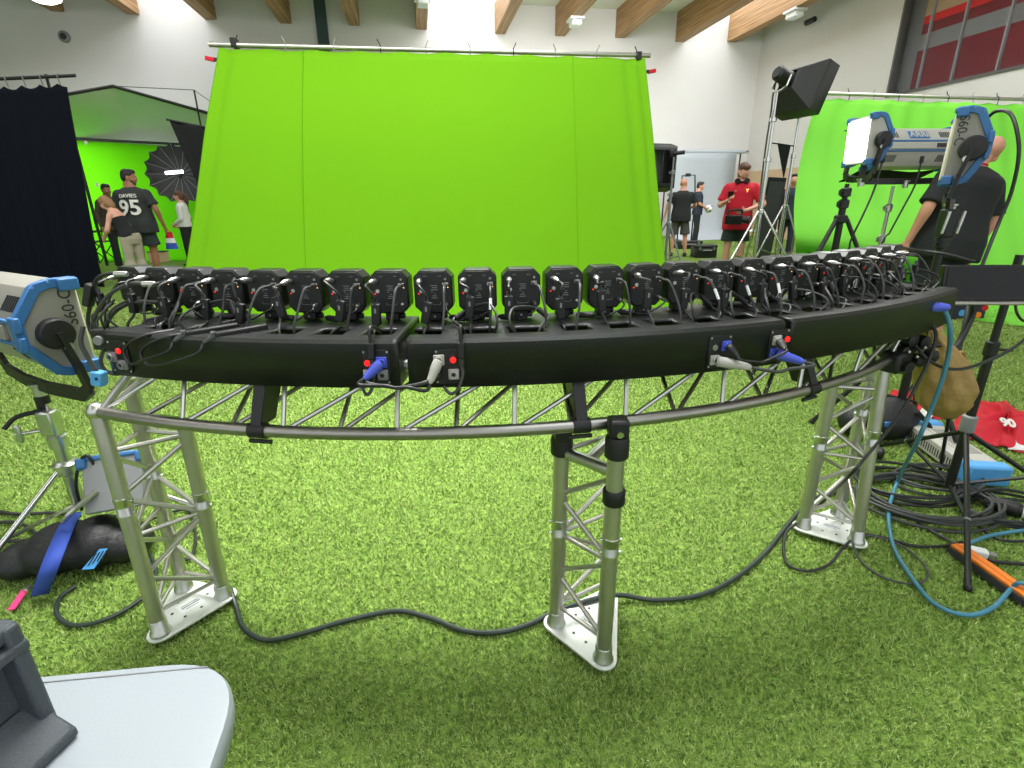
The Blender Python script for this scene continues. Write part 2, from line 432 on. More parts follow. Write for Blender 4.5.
# ------------------------------------------------------------------ light
w = bpy.data.worlds.new('world'); S.world = w; w.use_nodes = True
w.node_tree.nodes['Background'].inputs[0].default_value = (.93, .97, 1, 1); w.node_tree.nodes['Background'].inputs[1].default_value = 1.15
def area(name, loc, target, sx, sy, power, col=(1, 1, 1), spread=None):
    l = bpy.data.lights.new(name, 'AREA'); l.shape = 'RECTANGLE'; l.size = sx; l.size_y = sy; l.energy = power; l.color = col
    if spread: l.spread = spread
    o = bpy.data.objects.new(name, l); COL.objects.link(o); o.location = loc
    o.rotation_euler = (V(target) - V(loc)).to_track_quat('-Z', 'Y').to_euler(); return o
# fill lamps added out of view over the hall, with no fixtures there
area('hall_fill', V((-.6, 2.9, 5.8)), V((-.6, 2.5, 0)), 2.0, 1.6, 84, (1, .99, .95), R_(58))  # narrow fill lamp added to lay the bright pool on the turf
area('hall_fill', hall(-1.0, 4.0, 5.8), hall(-1.0, 5.8, 0), 5.0, 2.0, 300, (1, .99, .96))  # fill lamp added for the large green screen
area('hall_fill', hall(7, 8.0, 5.8), hall(7, 9.0, 0), 4, 4, 330)  # fill lamp added over the right side of the hall
area('left_screen_fill', hall(-9.4, 12.9, 3.2), hall(-9.4, 15.6, 1.3), 3.0, .8, 105, (1, 1, 1), R_(110))  # unseen lamp added to brighten the left rear screen, turned away from view
area('hall_fill', hall(4.2, 12.4, 5.9), hall(5.2, 18, 2.0), 5, 2, 380, (1, .99, .98), R_(130))  # fill lamp added to lift the right part of the back wall
area('gallery_fill', hall(UC + .15, ww1 - 5, zt + .6), hall(UC + .28, ww1 - 5, wz), 8, .15, 70)  # unseen lamp added to brighten the crimson boards behind the pane
S.view_settings.view_transform = 'Standard'; S.view_settings.look = 'None'; S.view_settings.gamma = 1; S.view_settings.use_curve_mapping = False
S.view_settings.exposure = 0.0
# ================================================================== the camera rig
C0 = V((-.209, 4.03, 0))
def arc(r, a, z): return C0 + V((r * math.sin(a), -r * math.cos(a), z))
A0, AS = R_(-19.2727 - 2.5738 / 2), R_(2.5738)          # camera 0 and the step
ZT0, ZT1 = .870, .985                                   # the trays' lower and upper edge
RF, RB = 2.83, 2.555                                     # their front and rear radius
def aat(px, py, r, z):
    return min((abs((lambda v: 512 + FPX * v.dot(RT) / v.dot(FW))(arc(r, R_(k / 20), z) - EYE) - px), R_(k / 20)) for k in range(-520, 900))[1]
# --- trays
cams_a = [A0 + AS * k for k in range(24)]
tl = [(aat(103, 331, RF, ZT1), cams_a[7] + AS * .50), (cams_a[7] + AS * .66, cams_a[15] + AS * .52), (cams_a[15] + AS * .70, cams_a[23] + AS * .17)]
names = ['left', 'centre', 'right']
TRAY = []
for ti, (a0, a1) in enumerate(tl):
    lab = ['black curved tray carrying the left-hand third of the camera row', 'black curved tray carrying the middle third of the camera row', 'black curved tray carrying the right-hand third of the camera row'][ti]
    t = thing('camera_tray', lab, 'tray', arc(2.65, (a0 + a1) / 2, ZT0)); TRAY.append(t)
    n = 64
    rad = [RF, RF, RF - .006, RF - .025, RF - .050, RF - .110, RF - .130, RB + .006, RB, RB]
    zz = [ZT0, ZT1 - .006, ZT1, ZT1, ZT1, ZT1, ZT1, ZT1, ZT1 - .006, ZT0]
    vs = []; fs = []; J = len(rad)
    for i in range(n + 1):
        a = lerp(a0, a1, i / n)
        vs += [arc(r, a, z) for r, z in zip(rad, zz)]
    slot = [c for c in cams_a[ti * 8:ti * 8 + 8]]
    for i in range(n):
        am = lerp(a0, a1, (i + .5) / n)
        hole = any(abs(am - c) < AS * .33 for c in slot)
        for j in range(J - 1):
            if j == 4 and hole: continue
            fs.append((i * J + j, i * J + j + 1, (i + 1) * J + j + 1, (i + 1) * J + j))
    mb = MB().add(vs, fs); mb.build('tray_shell', 'tray', t, thick=.009)
    for a in (a0, a1):
        MB().rings([[arc(RF - .008, q, ZT0), arc(RF - .008, q, ZT1 - .008), arc(RB + .008, q, ZT1 - .008), arc(RB + .008, q, ZT0)] for q in ((a + .0005 if a == a0 else a - .0005), (a + .004 if a == a0 else a - .004))]).build('end_cheek', 'tray', t)
    # floor of the cable channel below the slots
    MB().rings([[arc(RF - .03, lerp(a0, a1, k / 24), ZT1 - .06), arc(RF - .03, lerp(a0, a1, k / 24), ZT1 - .056), arc(RF - .12, lerp(a0, a1, k / 24), ZT1 - .056), arc(RF - .12, lerp(a0, a1, k / 24), ZT1 - .06)] for k in range(25)]).build('cable_channel', 'rubber', t)

# --- curved truss: a lower chord in front and two upper chords under the trays
ZCH = .757
chord_px = [(93, 411), (140, 418), (185, 424), (260, 430), (345, 433.5), (430, 434.5), (520, 431), (618, 424.5), (700, 411), (750, 401), (800, 388), (850, 374), (900, 358)]
chord = [P(px, py, ZCH) for px, py in chord_px]
# smooth to a true arc
_p = np.array([[p.x, p.y] for p in chord]); _A = np.c_[2 * _p, np.ones(len(_p))]; _s = np.linalg.lstsq(_A, (_p ** 2).sum(1), rcond=None)[0]
CC = V((_s[0], _s[1], 0)); CR = math.sqrt(_s[2] + _s[0] ** 2 + _s[1] ** 2)
def carc(a, z=ZCH, dr=0): return CC + V(((CR - dr) * math.sin(a), -(CR - dr) * math.cos(a), z))
def cang(p): return math.atan2(p.x - CC.x, -(p.y - CC.y))
ca0, ca1 = cang(chord[0]), cang(chord[-1])
truss = thing('curved_truss', 'silver curved lattice truss running under the black camera trays', 'truss', carc(lerp(ca0, ca1, .45), .70))
MB().tube([carc(lerp(ca0, ca1, k / 60)) for k in range(61)], .0165, 14).build('lower_chord', 'alu_dark', truss)
UZ = .905
UR = (2.765, 2.60)
u0, u1 = tl[0][0] + .01, tl[2][1] - .01
for r in UR: MB().tube([arc(r, lerp(u0, u1, k / 60), UZ) for k in range(61)], .0165, 12).build('upper_chord', 'alu', truss)
nb = 9
for k in range(nb):
    f0, f1 = k / nb, (k + 1) / nb; fm = (f0 + f1) / 2
    q = lambda f: lerp(lerp(ca0, ca1, .012), lerp(ca0, ca1, .985), f)
    for ri, sh in ((0, 0), (1, 1)):
        up = lambda f: arc(UR[ri], lerp(u0, u1, min(1, max(0, f))), UZ)
        lo = lambda f: carc(q(min(1, max(0, f))))
        MB().cyl(lo(f0 + sh / nb * .5), up(fm + sh / nb * .5), .0062, n=8).build('brace', 'alu' if ri == 0 else 'alu_dark', truss)
        MB().cyl(up(fm + sh / nb * .5), lo(f1 + sh / nb * .5), .0062, n=8).build('brace', 'alu' if ri == 0 else 'alu_dark', truss)
for f, s in ((0, 1), (1, -1)):
    for ri in (0, 1): MB().cyl(carc(lerp(ca0, ca1, .012 if f == 0 else .985), ZCH), arc(UR[ri], u0 if f == 0 else u1, UZ), .011 if ri == 0 else .009, n=10).build('end_brace', 'alu_white', truss)
# black timber posts that carry the trays
for px in (259, 581, 811):
    a = min((abs((lambda v: 512 + FPX * v.dot(RT) / v.dot(FW))(carc(R_(k / 10)) - EYE) - px), R_(k / 10)) for k in range(-250, 450))[1]
    m = frame(carc(a, ZCH + .012), (math.cos(a), math.sin(a), 0), (-math.sin(a), math.cos(a), 0))    # x radial inwards, y down/up
    ysign = 1 if m.col[1].to_3d().z > 0 else -1
    hh = ZT0 + .02 - ZCH
    poly = [(-.012, 0), (.055, 0), (.135, ysign * hh), (.048, ysign * hh)]
    m2 = m.copy(); m2.translation = m.translation - m.col[2].to_3d() * .016
    o = MB().prism(poly, m2, .032).build('tray_post', 'tray', truss, bevel=.002, seg=1)
    MB().tube([carc(a + s * .012, ZCH - .03 + .0) for s in (-1, 1)], .006, 8).build('clamp_bolt', 'rubber', o)
    # hoop clamp
    d = carc(a + .01) - carc(a - .01)
    MB().tube([carc(a - .009), carc(a + .009)], .0205, 14).build('hoop_clamp', 'rubber', o)

# --- three legs of triangular lattice
def tower(label, feet, tops, sleeve=.62, plate_m='plate', extra=None):
    feet = [V((p.x, p.y, 0)) for p in feet]; c = (feet[0] + feet[1] + feet[2]) / 3
    t = thing('truss_leg', label, 'truss', c)
    rr = .0222
    # rounded triangular base plate
    out = []
    order = feet if ((feet[1] - feet[0]).cross(feet[2] - feet[0])).z > 0 else [feet[0], feet[2], feet[1]]
    for i in range(3):
        p = order[i]; nx = (order[(i + 1) % 3] - p).normalized(); pv = (order[i - 1] - p).normalized()
        n1 = V((-pv.y, pv.x, 0)) * 1; n2 = V((nx.y, -nx.x, 0))
        a1 = math.atan2(n1.y, n1.x); a2 = math.atan2(n2.y, n2.x)
        while a2 < a1: a2 += 2 * PI
        for k in range(6): q = lerp(a1, a2, k / 5); out.append(p + V((math.cos(q), math.sin(q), 0)) * .04)
    pl = MB().rings([[p + V((0, 0, .022)) for p in out], [p + V((0, 0, .030)) for p in out]]).build('base_plate', plate_m, t, bevel=.0015, seg=1)
    for i in range(3):
        for s in (-1, 1):
            e = (order[(i + 1) % 3] - order[i]); q = order[i] + e * (.5 + .13 * s) + (c - order[i] - e * .5) * .12
            MB().cyl(q + V((0, 0, .0298)), q + V((0, 0, .0306)), .005, n=10).build('bolt_hole', 'dark_txt', pl)
    mfr = frame(c + V((0, 0, .0301)), (0, 0, 1), order[1] - order[0])
    st = MB(mfr).box((0, 0, .0003), (.075, .05, .0006)).build('sticker', 'white_pl', pl)
    MB(mfr).box((0, .008, .0008), (.05, .004, .0004)).box((0, -.002, .0008), (.056, .006, .0004)).box((0, -.014, .0008), (.04, .003, .0004)).build('print_line', 'mid_grey', st)
    legs = []
    for i in range(3):
        f = feet[i] + V((0, 0, .03)); g = V(tops[i])
        l = MB().cyl(f, g, rr, n=20).build('leg', 'alu_white', t); legs.append((f, g))
        MB().lathe(f, g - f, [(0, .031), (.008, .030), (.014, .0255), (.044, .025), (.048, .0226)], 20).build('spigot_foot', 'alu', l)
        L = (g - f).length
        MB().lathe(f + (g - f) * sleeve, g - f, [(-.030, .0225), (-.028, .0242), (-.022, .0242), (-.020, .0228), (-.001, .0228), (0, .0222), (.001, .0228), (.020, .0228), (.022, .0242), (.028, .0242), (.030, .0225)], 20).build('joint_collar', 'alu', l)
        for dz in (-.02, .02):
            q = f + (g - f) * sleeve + V((0, 0, dz)); MB().cyl(q + V((-.029, 0, 0)), q + V((.029, 0, 0)), .004, n=8).build('joint_pin', 'chrome', l)
    top = min(g.z for f, g in legs)
    def at(i, z): f, g = legs[i]; return f + (g - f) * ((z - f.z) / (g.z - f.z))
    n = 4
    for i in range(3):
        j = (i + 1) % 3
        for k in range(n):
            z0 = lerp(.10, top - .03, k / n); z1 = lerp(.10, top - .03, (k + 1) / n)
            a, b = (i, j) if (k + i) % 2 else (j, i)
            MB().cyl(at(a, z0), at(b, z1 - .01), .0075, n=8).build('brace', 'alu_white', t)
        for z in (.10, lerp(.10, top - .03, .5)): MB().cyl(at(i, z), at(j, z), .0065, n=8).build('brace', 'alu_white', t)
        MB().cyl(at(i, top - .025), at(j, top - .025), .0075, n=8).build('brace', 'alu_white', t)
    return t, legs
def footP(px, py): return P(px, py, .03)
def topY(px, py, f): return PY(px, py, f.y)
# left
fl, fr, fb = footP(161, 632), footP(224, 595), footP(184, 588)
g0 = carc(ca0 + .006, ZCH); g1 = topY(185, 427, fr); g2 = topY(128, 378, fb)
t, lg = tower('silver lattice leg under the left end of the curved truss', [fl, fr, fb], [g0, g1, g2], .60)
MB().ball(g0, .027).build('corner_joint', 'alu', t)
q = carc(ca0 + .095); MB().tube([g1 - V((0, 0, .03)), g1 + V((0, 0, .012)), q], [.02, .02, .019], 12).build('top_coupler', 'alu_dark', t)
# middle
fl, fr, fb = footP(556, 622), footP(603, 658), footP(606, 598)
g0 = PY(562, 436, fl.y); g1 = V((fr.x, fr.y + .012, ZCH - .02)); g1.x = PY(619, 430, fr.y).x; g2 = PY(606, 436, fb.y)
g2.z = min(g2.z, g0.z); g2 = V((fb.x, fb.y, g0.z - .02))
t, lg = tower('silver lattice leg under the middle of the curved truss', [fl, fr, fb], [g0, g1, g2], .55)
for g in (g0, g1): MB().lathe(g - V((0, 0, .055)), (0, 0, 1), [(0, .027), (.005, .031), (.05, .031), (.06, .027)], 16).build('half_coupler', 'rubber', t)
m = frame(g1 + V((0, -.012, 0)), (0, -1, .1)); MB().box(g1 + V((0, .0, .028)), (.05, .05, .05)).build('chord_clamp', 'rubber', t, bevel=.008); MB().cyl(g1 + V((0, -.033, .02)), g1 + V((0, -.03, .02)) + V((0, .01, 0)), .009, n=6).build('clamp_nut', 'chrome', t)
MB().box(g0 + V((0, -.02, .022)), (.045, .06, .05)).build('chord_clamp', 'rubber', t, bevel=.008)
pa = g0 - V((0, 0, .045)); pb = V((g1.x, g1.y, g0.z - .045)); MB().cyl(pa + (pb - pa) * -.1, pa + (pb - pa) * 1.08, .017, n=14).build('cross_tube', 'alu', t)
pm = V((g2.x, g2.y, g2.z - .02)); MB().cyl(pm, (pa + pb) / 2 + V((0, 0, 0)), .017, n=14).build('cross_tube', 'alu', t)
MB().lathe(pb + V((0, 0, -.09)), (0, 0, 1), [(0, .027), (.004, .030), (.04, .030), (.044, .027)], 16).build('tube_collar', 'rubber', t)
# right
fl, fr, fb = footP(803, 526), footP(856, 541), footP(838, 514)
g1 = V((fr.x, fr.y, ZCH + .0)); e = carc(ca1 - .012); g1 = V((e.x - .0, e.y + .02, ZCH - .025))
g0 = V((fl.x, fl.y, PY(838, 380, fl.y).z)); g2 = V((fb.x, fb.y, ZCH + .08))
t, lg = tower('silver lattice leg under the right end of the curved truss', [fl, fr, fb], [g0, g1, g2], .60)
MB().box(e + V((.02, 0, -.01)), (.09, .07, .075), Mx.Rotation(.5, 3, 'Z')).build('corner_clamp', 'rubber', t, bevel=.012)
MB().cyl(e + V((.04, -.05, -.02)), e + V((.02, .04, -.02)), .02, n=14).build('clamp_knob', 'rubber', t)
for i, s in enumerate(((-.03, .02), (.0, .05))): MB().cyl(e + V((s[0], s[1], 0)), arc(UR[0], u1 - .02 - .02 * i, UZ - .01), .009, n=10).build('stay', 'alu_white', t)

# --- camera modules (local frame: back face towards -y, origin on the tray top)
def make_cam():
    t = thing('camera_box', 'x', 'camera', (0, 0, 0), 'camera boxes in a row along the curved rig')
    zc = .0805; w, h, ch = .0515, .0575, .018
    oc = [(-w, -h + ch), (-w + ch, -h), (w - ch, -h), (w, -h + ch), (w, h - ch), (w - ch, h), (-w + ch, h), (-w, h - ch)]
    m = frame((0, -.034, zc), (0, 1, 0), (1, 0, 0))        # x right, y = down
    b = MB(m).prism(oc, Mx.Identity(4), .056).build('body', 'body', t, bevel=.0028)
    # bright worn edge along the top of the back
    m1 = frame((0, -.0345, zc), (0, 1, 0), (1, 0, 0))
    k = .93
    MB(m1).prism([(x * k, y * k) for x, y in oc], Mx.Translation((0, 0, -.0012)), .002).build('back_panel', 'panel', t, bevel=.0006, seg=1)
    MB().lathe((0, .028, zc), (0, 1, 0), [(0, .03), (.012, .03), (.014, .026), (.03, .026), (.031, .02)], 20).build('lens', 'rubber', t)
    Y = -.0357
    MB().lathe((-.034, Y, zc + .030), (0, -1, 0), [(0, .0062), (.004, .0062), (.0045, .0052), (.006, .0052)], 14).build('power_socket', 'silver', t)
    MB().lathe((-.031, Y, zc + .003), (0, -1, 0), [(0, .0052), (.002, .0052), (.0021, .0036), (.0008, .0034)], 14).build('sync_port', 'silver', t)
    MB().lathe((-.0385, Y, zc - .004), (0, -1, 0), [(0, .0022), (.001, .0018)], 10).build('status_lamp', 'red_led', t)
    MB().lathe((.034, Y, zc + .034), (0, -1, 0), [(0, .0034), (.0025, .0032)], 12).build('screw_knob', 'cream', t)
    n = MB().box((.0335, Y - .0018, zc + .020), (.016, .0036, .0095)).build('network_port', 'silver', t, bevel=.0008, seg=1)
    MB().box((.0335, Y - .0037, zc + .019), (.011, .0006, .006)).build('port_opening', 'rubber', n)
    MB().box((.040, Y - .0004, zc + .012), (.003, .0012, .002)).build('link_lamp', 'amber_led', t)
    MB().lathe((.034, Y, zc - .032), (0, -1, 0), [(0, .0042), (.006, .0042), (.0065, .003)], 12).build('jack', 'silver', t)
    lb = MB()
    for i, (ww, xx) in enumerate(((.018, 0), (.014, .001), (.018, 0), (.004, -.006), (.004, .001), (.012, 0), (.016, 0))):
        lb.box((.003 + xx, Y - .0002, zc + .017 - .0055 * i), (ww, .0006, .0016))
    lb.build('fine_print', 'mid_grey', t)
    MB().box((.004, Y - .0002, zc - .034), (.028, .0006, .0008)).box((-.010, Y - .0002, zc - .031), (.0008, .0006, .006)).box((.018, Y - .0002, zc - .031), (.0008, .0006, .006)).build('index_mark', 'mid_grey', t)
    for x in (-.022, -.017, .016, .021): MB().lathe((x, Y, zc + .042), (0, -1, 0), [(0, .0014), (.0006, .0012)], 8).build('screw', 'mid_grey', t)
    MB().cyl((0, -.002, 0), (0, -.002, .026), .0085, n=12).build('mount_post', 'body', t)
    hd = MB().box((.0, -.010, .0125), (.036, .036, .022)).build('mount_clamp', 'rubber', t, bevel=.003)
    MB().lathe((.016, -.010, .0125), (1, 0, 0), [(0, .006), (.006, .009), (.014, .009), (.016, .006)], 12).build('clamp_knob', 'rubber', hd)
    MB().lathe((0, -.028, .0125), (0, -1, 0), [(0, .0035), (.002, .003)], 8).build('clamp_screw', 'silver', hd)
    return t
proto = make_cam(); RC = 2.60
CAMS = []
for k in range(24):
    o = proto if k == 0 else copy_tree(proto)
    a = A0 + AS * k
    o.location = arc(RC, a, ZT1 + .0045); o.rotation_euler = (0, 0, a + random.uniform(-.01, .01))
    o['label'] = 'black square camera box, %s from the left end of the row' % ORD[k]
    if k == 23: o['label'] = 'black square camera box at the far right end of the row'
    if k == 0: o['label'] = 'black square camera box at the far left end of the row'
    CAMS.append(o)
def camM(k): a = A0 + AS * k; return rotz(a, arc(RC, a, ZT1 + .0045))

# --- leads of each camera
def wire(name, label, cat, group, parts, loc=None):
    """parts: [(part name, material, MB), ...] under one Empty"""
    t = thing(name, label, cat, loc if loc is not None else parts[0][2].v[0], group)
    for n, m, mb in parts: mb.build(n, m, t)
    return t
rnd = random.Random(11)
for k in range(24):
    m = camM(k); zc = .0805; Y = -.0415
    who = 'the %s camera from left' % ORD[k]
    side = rnd.uniform(-.012, .012) + (.03 if k in (6, 8) else 0)
    reach = rnd.uniform(.085, .115)
    j = rnd.choice(('cable_blk', 'cable_grey', 'cable_blk'))
    zb_ = rnd.uniform(.045, .07)
    # power lead: barrel plug, drop, inline box, tail down the slot
    s0 = V((-.034, Y, zc + .030))
    dr = V((rnd.uniform(-.25, .25), -1, rnd.uniform(-.15, .2))).normalized()
    bx = V((-.030 + side, -.098 - rnd.uniform(0, .012), zb_ - .012))
    pl = MB(m).lathe(s0 + V((0, .003, 0)), dr, [(0, .006), (.004, .0082), (.026, .0082), (.030, .005), (.038, .004)], 12)
    e = s0 + dr * .034
    up = MB(m).tube([e, e + dr * .022 + V((side * .3, -.002, -.004)), bx + V((0, -.006, .048)), bx + V((0, 0, .026))], .0036, 7, 6)
    tilt = Mx.Rotation(rnd.uniform(-.25, .25), 3, 'Y')
    b = MB(m).box(bx, (.023, .016, .056), tilt)
    dn = MB(m).tube([bx + V((0, 0, -.024)), bx + V((.002, -.010, -.036)), V((-.024 + side * .5, -.136, -.004)), V((-.022, -.142, -.035))], .0038, 7, 6)
    t = wire('power_lead', 'dark power lead with an inline box behind ' + who, 'cable', 'power leads of the camera row',
             [('cable', j, up), ('plug', 'silver', pl)], arc(2.70, A0 + AS * k, ZT1))
    o = b.build('inline_box', 'rubber', t, bevel=.003); dn.build('cable', j, t)
    MB(m).box(bx + V((0, -.0083, .010)), (.005, .0006, .012)).build('box_mark', 'mid_grey', o)
    MB(m).lathe(bx + V((0, 0, .027)), (0, 0, 1), [(0, .006), (.010, .0055), (.014, .0035)], 10).build('strain_relief', 'cable_grey', o)
    # network cable
    s1 = V((.0335, Y, zc + .019))
    d2 = V((rnd.uniform(-.4, .4), -1, -.15)).normalized()
    pl = MB(m).box(s1 + V((0, -.008, 0)), (.0105, .020, .0075))
    jx = rnd.uniform(-.03, .03)
    cb = MB(m).tube([s1 + V((0, -.016, 0)), V((.034 + jx * .25, Y - .048 * reach / .1, zc + .014)), V((.034 + jx * .6, Y - .08 * reach / .1, zc * .6)), V((.031 + jx * .8, -.136, .012)), V((.029 + jx * .8, -.142, -.035))], .0035, 7, 6)
    t = wire('network_cable', 'thin grey network cable looping down behind ' + who, 'cable', 'network cables of the camera row',
             [('cable', 'cable_grey' if k % 3 else 'cable_blk', cb), ('plug', 'cable_grey', pl)], arc(2.70, A0 + AS * k, ZT1))
    if k in (9, 14, 15, 16): MB(m).cyl(V((.034 + jx * .4, Y - .066 * reach / .1, zc - .006)), V((.034 + jx * .6, Y - .08 * reach / .1, zc * .6)), .0042, n=10).build('white_tag', 'white_pl', t)
    # sync lead with a lying coupler
    if k % 4 != 3:
        s2 = V((.034, -.045, zc - .032))
        dirx = rnd.choice((-1, 1)) * rnd.uniform(.03, .06)
        y1 = -.075 - rnd.uniform(0, .02)
        pl = MB(m).lathe(s2 + V((0, .004, 0)), (0, -1, -.1), [(0, .005), (.014, .005), (.02, .0028)], 10)
        cb = MB(m).tube([s2 + V((0, -.012, -.001)), s2 + V((.004, -.03, -.008)), V((.034 + dirx * .3, y1, .03)), V((.03 + dirx, y1 + .01, .010)), V((.03 + dirx * 1.5, y1 + .03, .0085))], .0024, 6, 6)
        cp = V((.03 + dirx * 1.5, y1 + .03, .010)); cdir = V((dirx, .02, 0)).normalized()
        t = wire('sync_lead', 'thin sync lead with a coupler on the tray below ' + who, 'cable', 'sync leads of the camera row',
                 [('cable', 'cable_blk', cb), ('plug', 'silver', pl)], arc(2.68, A0 + AS * k, ZT1))
        MB(m).lathe(cp, cdir, [(0, .004), (.004, .0085), (.04, .0085), (.046, .005), (.05, .004)], 12).build('coupler', 'rubber', t)

# spare loops of lead lying between the cameras and the front lip
for k in (0, 1, 2, 3, 9, 10, 14, 15, 16, 17, 18, 19, 20, 21, 22, 23):
    m = camM(k); j = lambda q: rnd.uniform(-q, q); f = rnd.choice((-1, 1))
    pts = [V((-.02 * f, -.146, -.03)), V((-.05 * f + j(.01), -.165, .02)), V((-.03 * f, -.12 + j(.01), .055 + j(.012))), V((.03 * f + j(.01), -.075, .05 + j(.015))), V((.065 * f, -.09, .016)), V((.05 * f + j(.01), -.135, .008)), V((.02 * f, -.146, -.03))]
    t = wire('spare_lead', 'spare dark lead looped on the tray below ' + 'the %s camera from left' % ORD[k], 'cable', 'spare lead loops on the trays', [('cable', rnd.choice(('cable_blk', 'cable_grey')), MB(m).tube(pts, .0032, 7, 7))], arc(2.72, A0 + AS * k, ZT1))
    a_, b_ = pts[3], pts[4]; MB(m).cyl(a_.lerp(b_, .1), a_.lerp(b_, .8), .0075, n=10).build('connector', 'rubber', t)
# --- connector panels at the tray ends, their plugs and the loops between them
def panel(ti, a, flip=False, layout='full'):
    t = TRAY[ti]; m = frame(arc(RF + .0045, a, (ZT0 + ZT1) / 2 - .004), (math.sin(a), -math.cos(a), 0), (math.cos(a), math.sin(a), 0))   # x right, y up, z outwards
    p = MB(m).box((0, 0, .0015), (.066, .088, .003)).build('connector_panel', 'black', t, bevel=.001, seg=1)
    for x in (-.028, .028):
        for y in (-.038, .038): MB(m).lathe((x, y, .003), (0, 0, 1), [(0, .003), (.0015, .0025)], 10).build('screw', 'silver', p)
    return p, m
def socket(p, m, x, y, col, s=.026):
    o = MB(m).box((x, y, .006), (s, s, .008)).build('power_inlet', col, p, bevel=.002)
    MB(m).lathe((x, y, .010), (0, 0, 1), [(0, s * .40), (.006, s * .40), (.0065, s * .3), (.002, s * .28)], 18).build('inlet_ring', col, o)
    MB(m).lathe((x, y, .0105), (0, 0, 1), [(0, s * .2), (.004, s * .16)], 14).build('inlet_core', 'rubber', o)
def lamp(p, m, x, y, lit=True):
    o = MB(m).lathe((x, y, .003), (0, 0, 1), [(0, .011), (.003, .011), (.004, .010)], 18).build('switch_ring', 'rubber', p)
    MB(m).lathe((x, y, .006), (0, 0, 1), [(0, .0075), (.004, .007), (.006, .0045)], 18).build('red_lamp', 'red_lamp', o)
aL0 = tl[0][0] + .016; aL1 = aat(378, 363, RF, .91); aC0 = aat(449, 363, RF, .91); aC1 = aat(717, 351, RF, .91); aR0 = aat(776, 340, RF, .91)
PL0 = panel(0, aL0); lamp(*PL0, .008, .018); socket(*PL0, .010, -.020, 'mid_grey'); socket(*PL0, -.020, .0, 'mid_grey')
PL1 = panel(0, aL1); lamp(*PL1, -.020, .012); socket(*PL1, .014, .014, 'blue_plug'); socket(*PL1, -.020, -.018, 'grey_paint'); socket(*PL1, .014, -.018, 'mid_grey')
PC0 = panel(1, aC0); lamp(*PC0, .012, .018); socket(*PC0, -.022, .018, 'grey_paint'); socket(*PC0, .012, -.018, 'grey_paint')
PC1 = panel(1, aC1); socket(*PC1, .016, .016, 'blue_plug'); socket(*PC1, -.014, -.02, 'grey_paint')
MB(PC1[1]).lathe((-.014, .012, .003), (0, 0, 1), [(0, .008), (.002, .007)], 14).build('key_switch', 'silver', PC1[0])
PR0 = panel(2, aR0); lamp(*PR0, .022, .016); socket(*PR0, -.012, .016, 'grey_paint'); socket(*PR0, -.016, -.018, 'blue_plug')
def plug(m, x, y, d, col, L=.05, r=.0125):
    o = m @ V((x, y, .014)); dd = (m.to_3x3() @ V(d)).normalized()
    return MB().lathe(o, dd, [(0, r * .8), (.003, r), (L * .5, r), (L * .55, r * .9), (L, r * .72), (L + .01, r * .45)], 16), o + dd * (L + .008), dd
def jumper(label, A, B, sag, col='cable_grey', out=.05, r=.0045):
    (mA, eA, dA, cA), (mB, eB, dB, cB) = A, B
    mid = (eA + eB) / 2 + V((0, -out * .4, -sag))
    pts = [eA - dA * .006, eA + dA * out * .5, mid.lerp(eA, .35) + V((0, -.004, -sag * .1)), mid, mid.lerp(eB, .35) + V((0, -.004, -sag * .1)), eB + dB * out * .5, eB - dB * .006]
    return wire('power_jumper', label, 'cable', None, [('cable', col, MB().tube(pts, r, 10, 6)), ('plug', cA, mA), ('plug', cB, mB)])
a_, b_, c_ = plug(PL1[1], .014, .014, (-.55, -.5, .6), 'blue_plug', .045); d_, e_, f_ = plug(PC0[1], -.022, .018, (-.35, -.75, .6), 'grey_paint', .05)
jumper('black power jumper with a blue plug looping between left and middle trays', (a_, b_, c_, 'blue_plug'), (d_, e_, f_, 'grey_paint'), .012, 'cable_blk', .04)
a_, b_, c_ = plug(PL1[1], -.020, -.018, (.3, -.1, 1), 'rubber', .02, .011); d_, e_, f_ = plug(PC0[1], -.022, -.016, (-.6, -.1, .8), 'rubber', .03, .010)
jumper('lower black power jumper looping between left and middle trays', (a_, b_, c_, 'rubber'), (d_, e_, f_, 'rubber'), .014, 'cable_grey', .03)
a_, b_, c_ = plug(PC1[1], -.014, -.02, (.9, -.15, .5), 'grey_paint', .075, .0135); d_, e_, f_ = plug(PR0[1], -.016, -.018, (.75, -.25, .7), 'blue_plug', .06, .0135)
jumper('power jumper with grey and blue plugs between middle and right trays', (a_, b_, c_, 'grey_paint'), (d_, e_, f_, 'blue_plug'), .012, 'cable_grey', .055)
a_, b_, c_ = plug(PC1[1], .016, .016, (.2, -.5, .8), 'blue_plug', .03, .011); d_, e_, f_ = plug(PR0[1], -.012, .016, (-.3, -.3, .8), 'grey_paint', .03, .011)
jumper('slim black power jumper hanging above the grey and blue plugs', (a_, b_, c_, 'rubber'), (d_, e_, f_, 'cable_grey'), .022, 'cable_blk', .02, .0035)
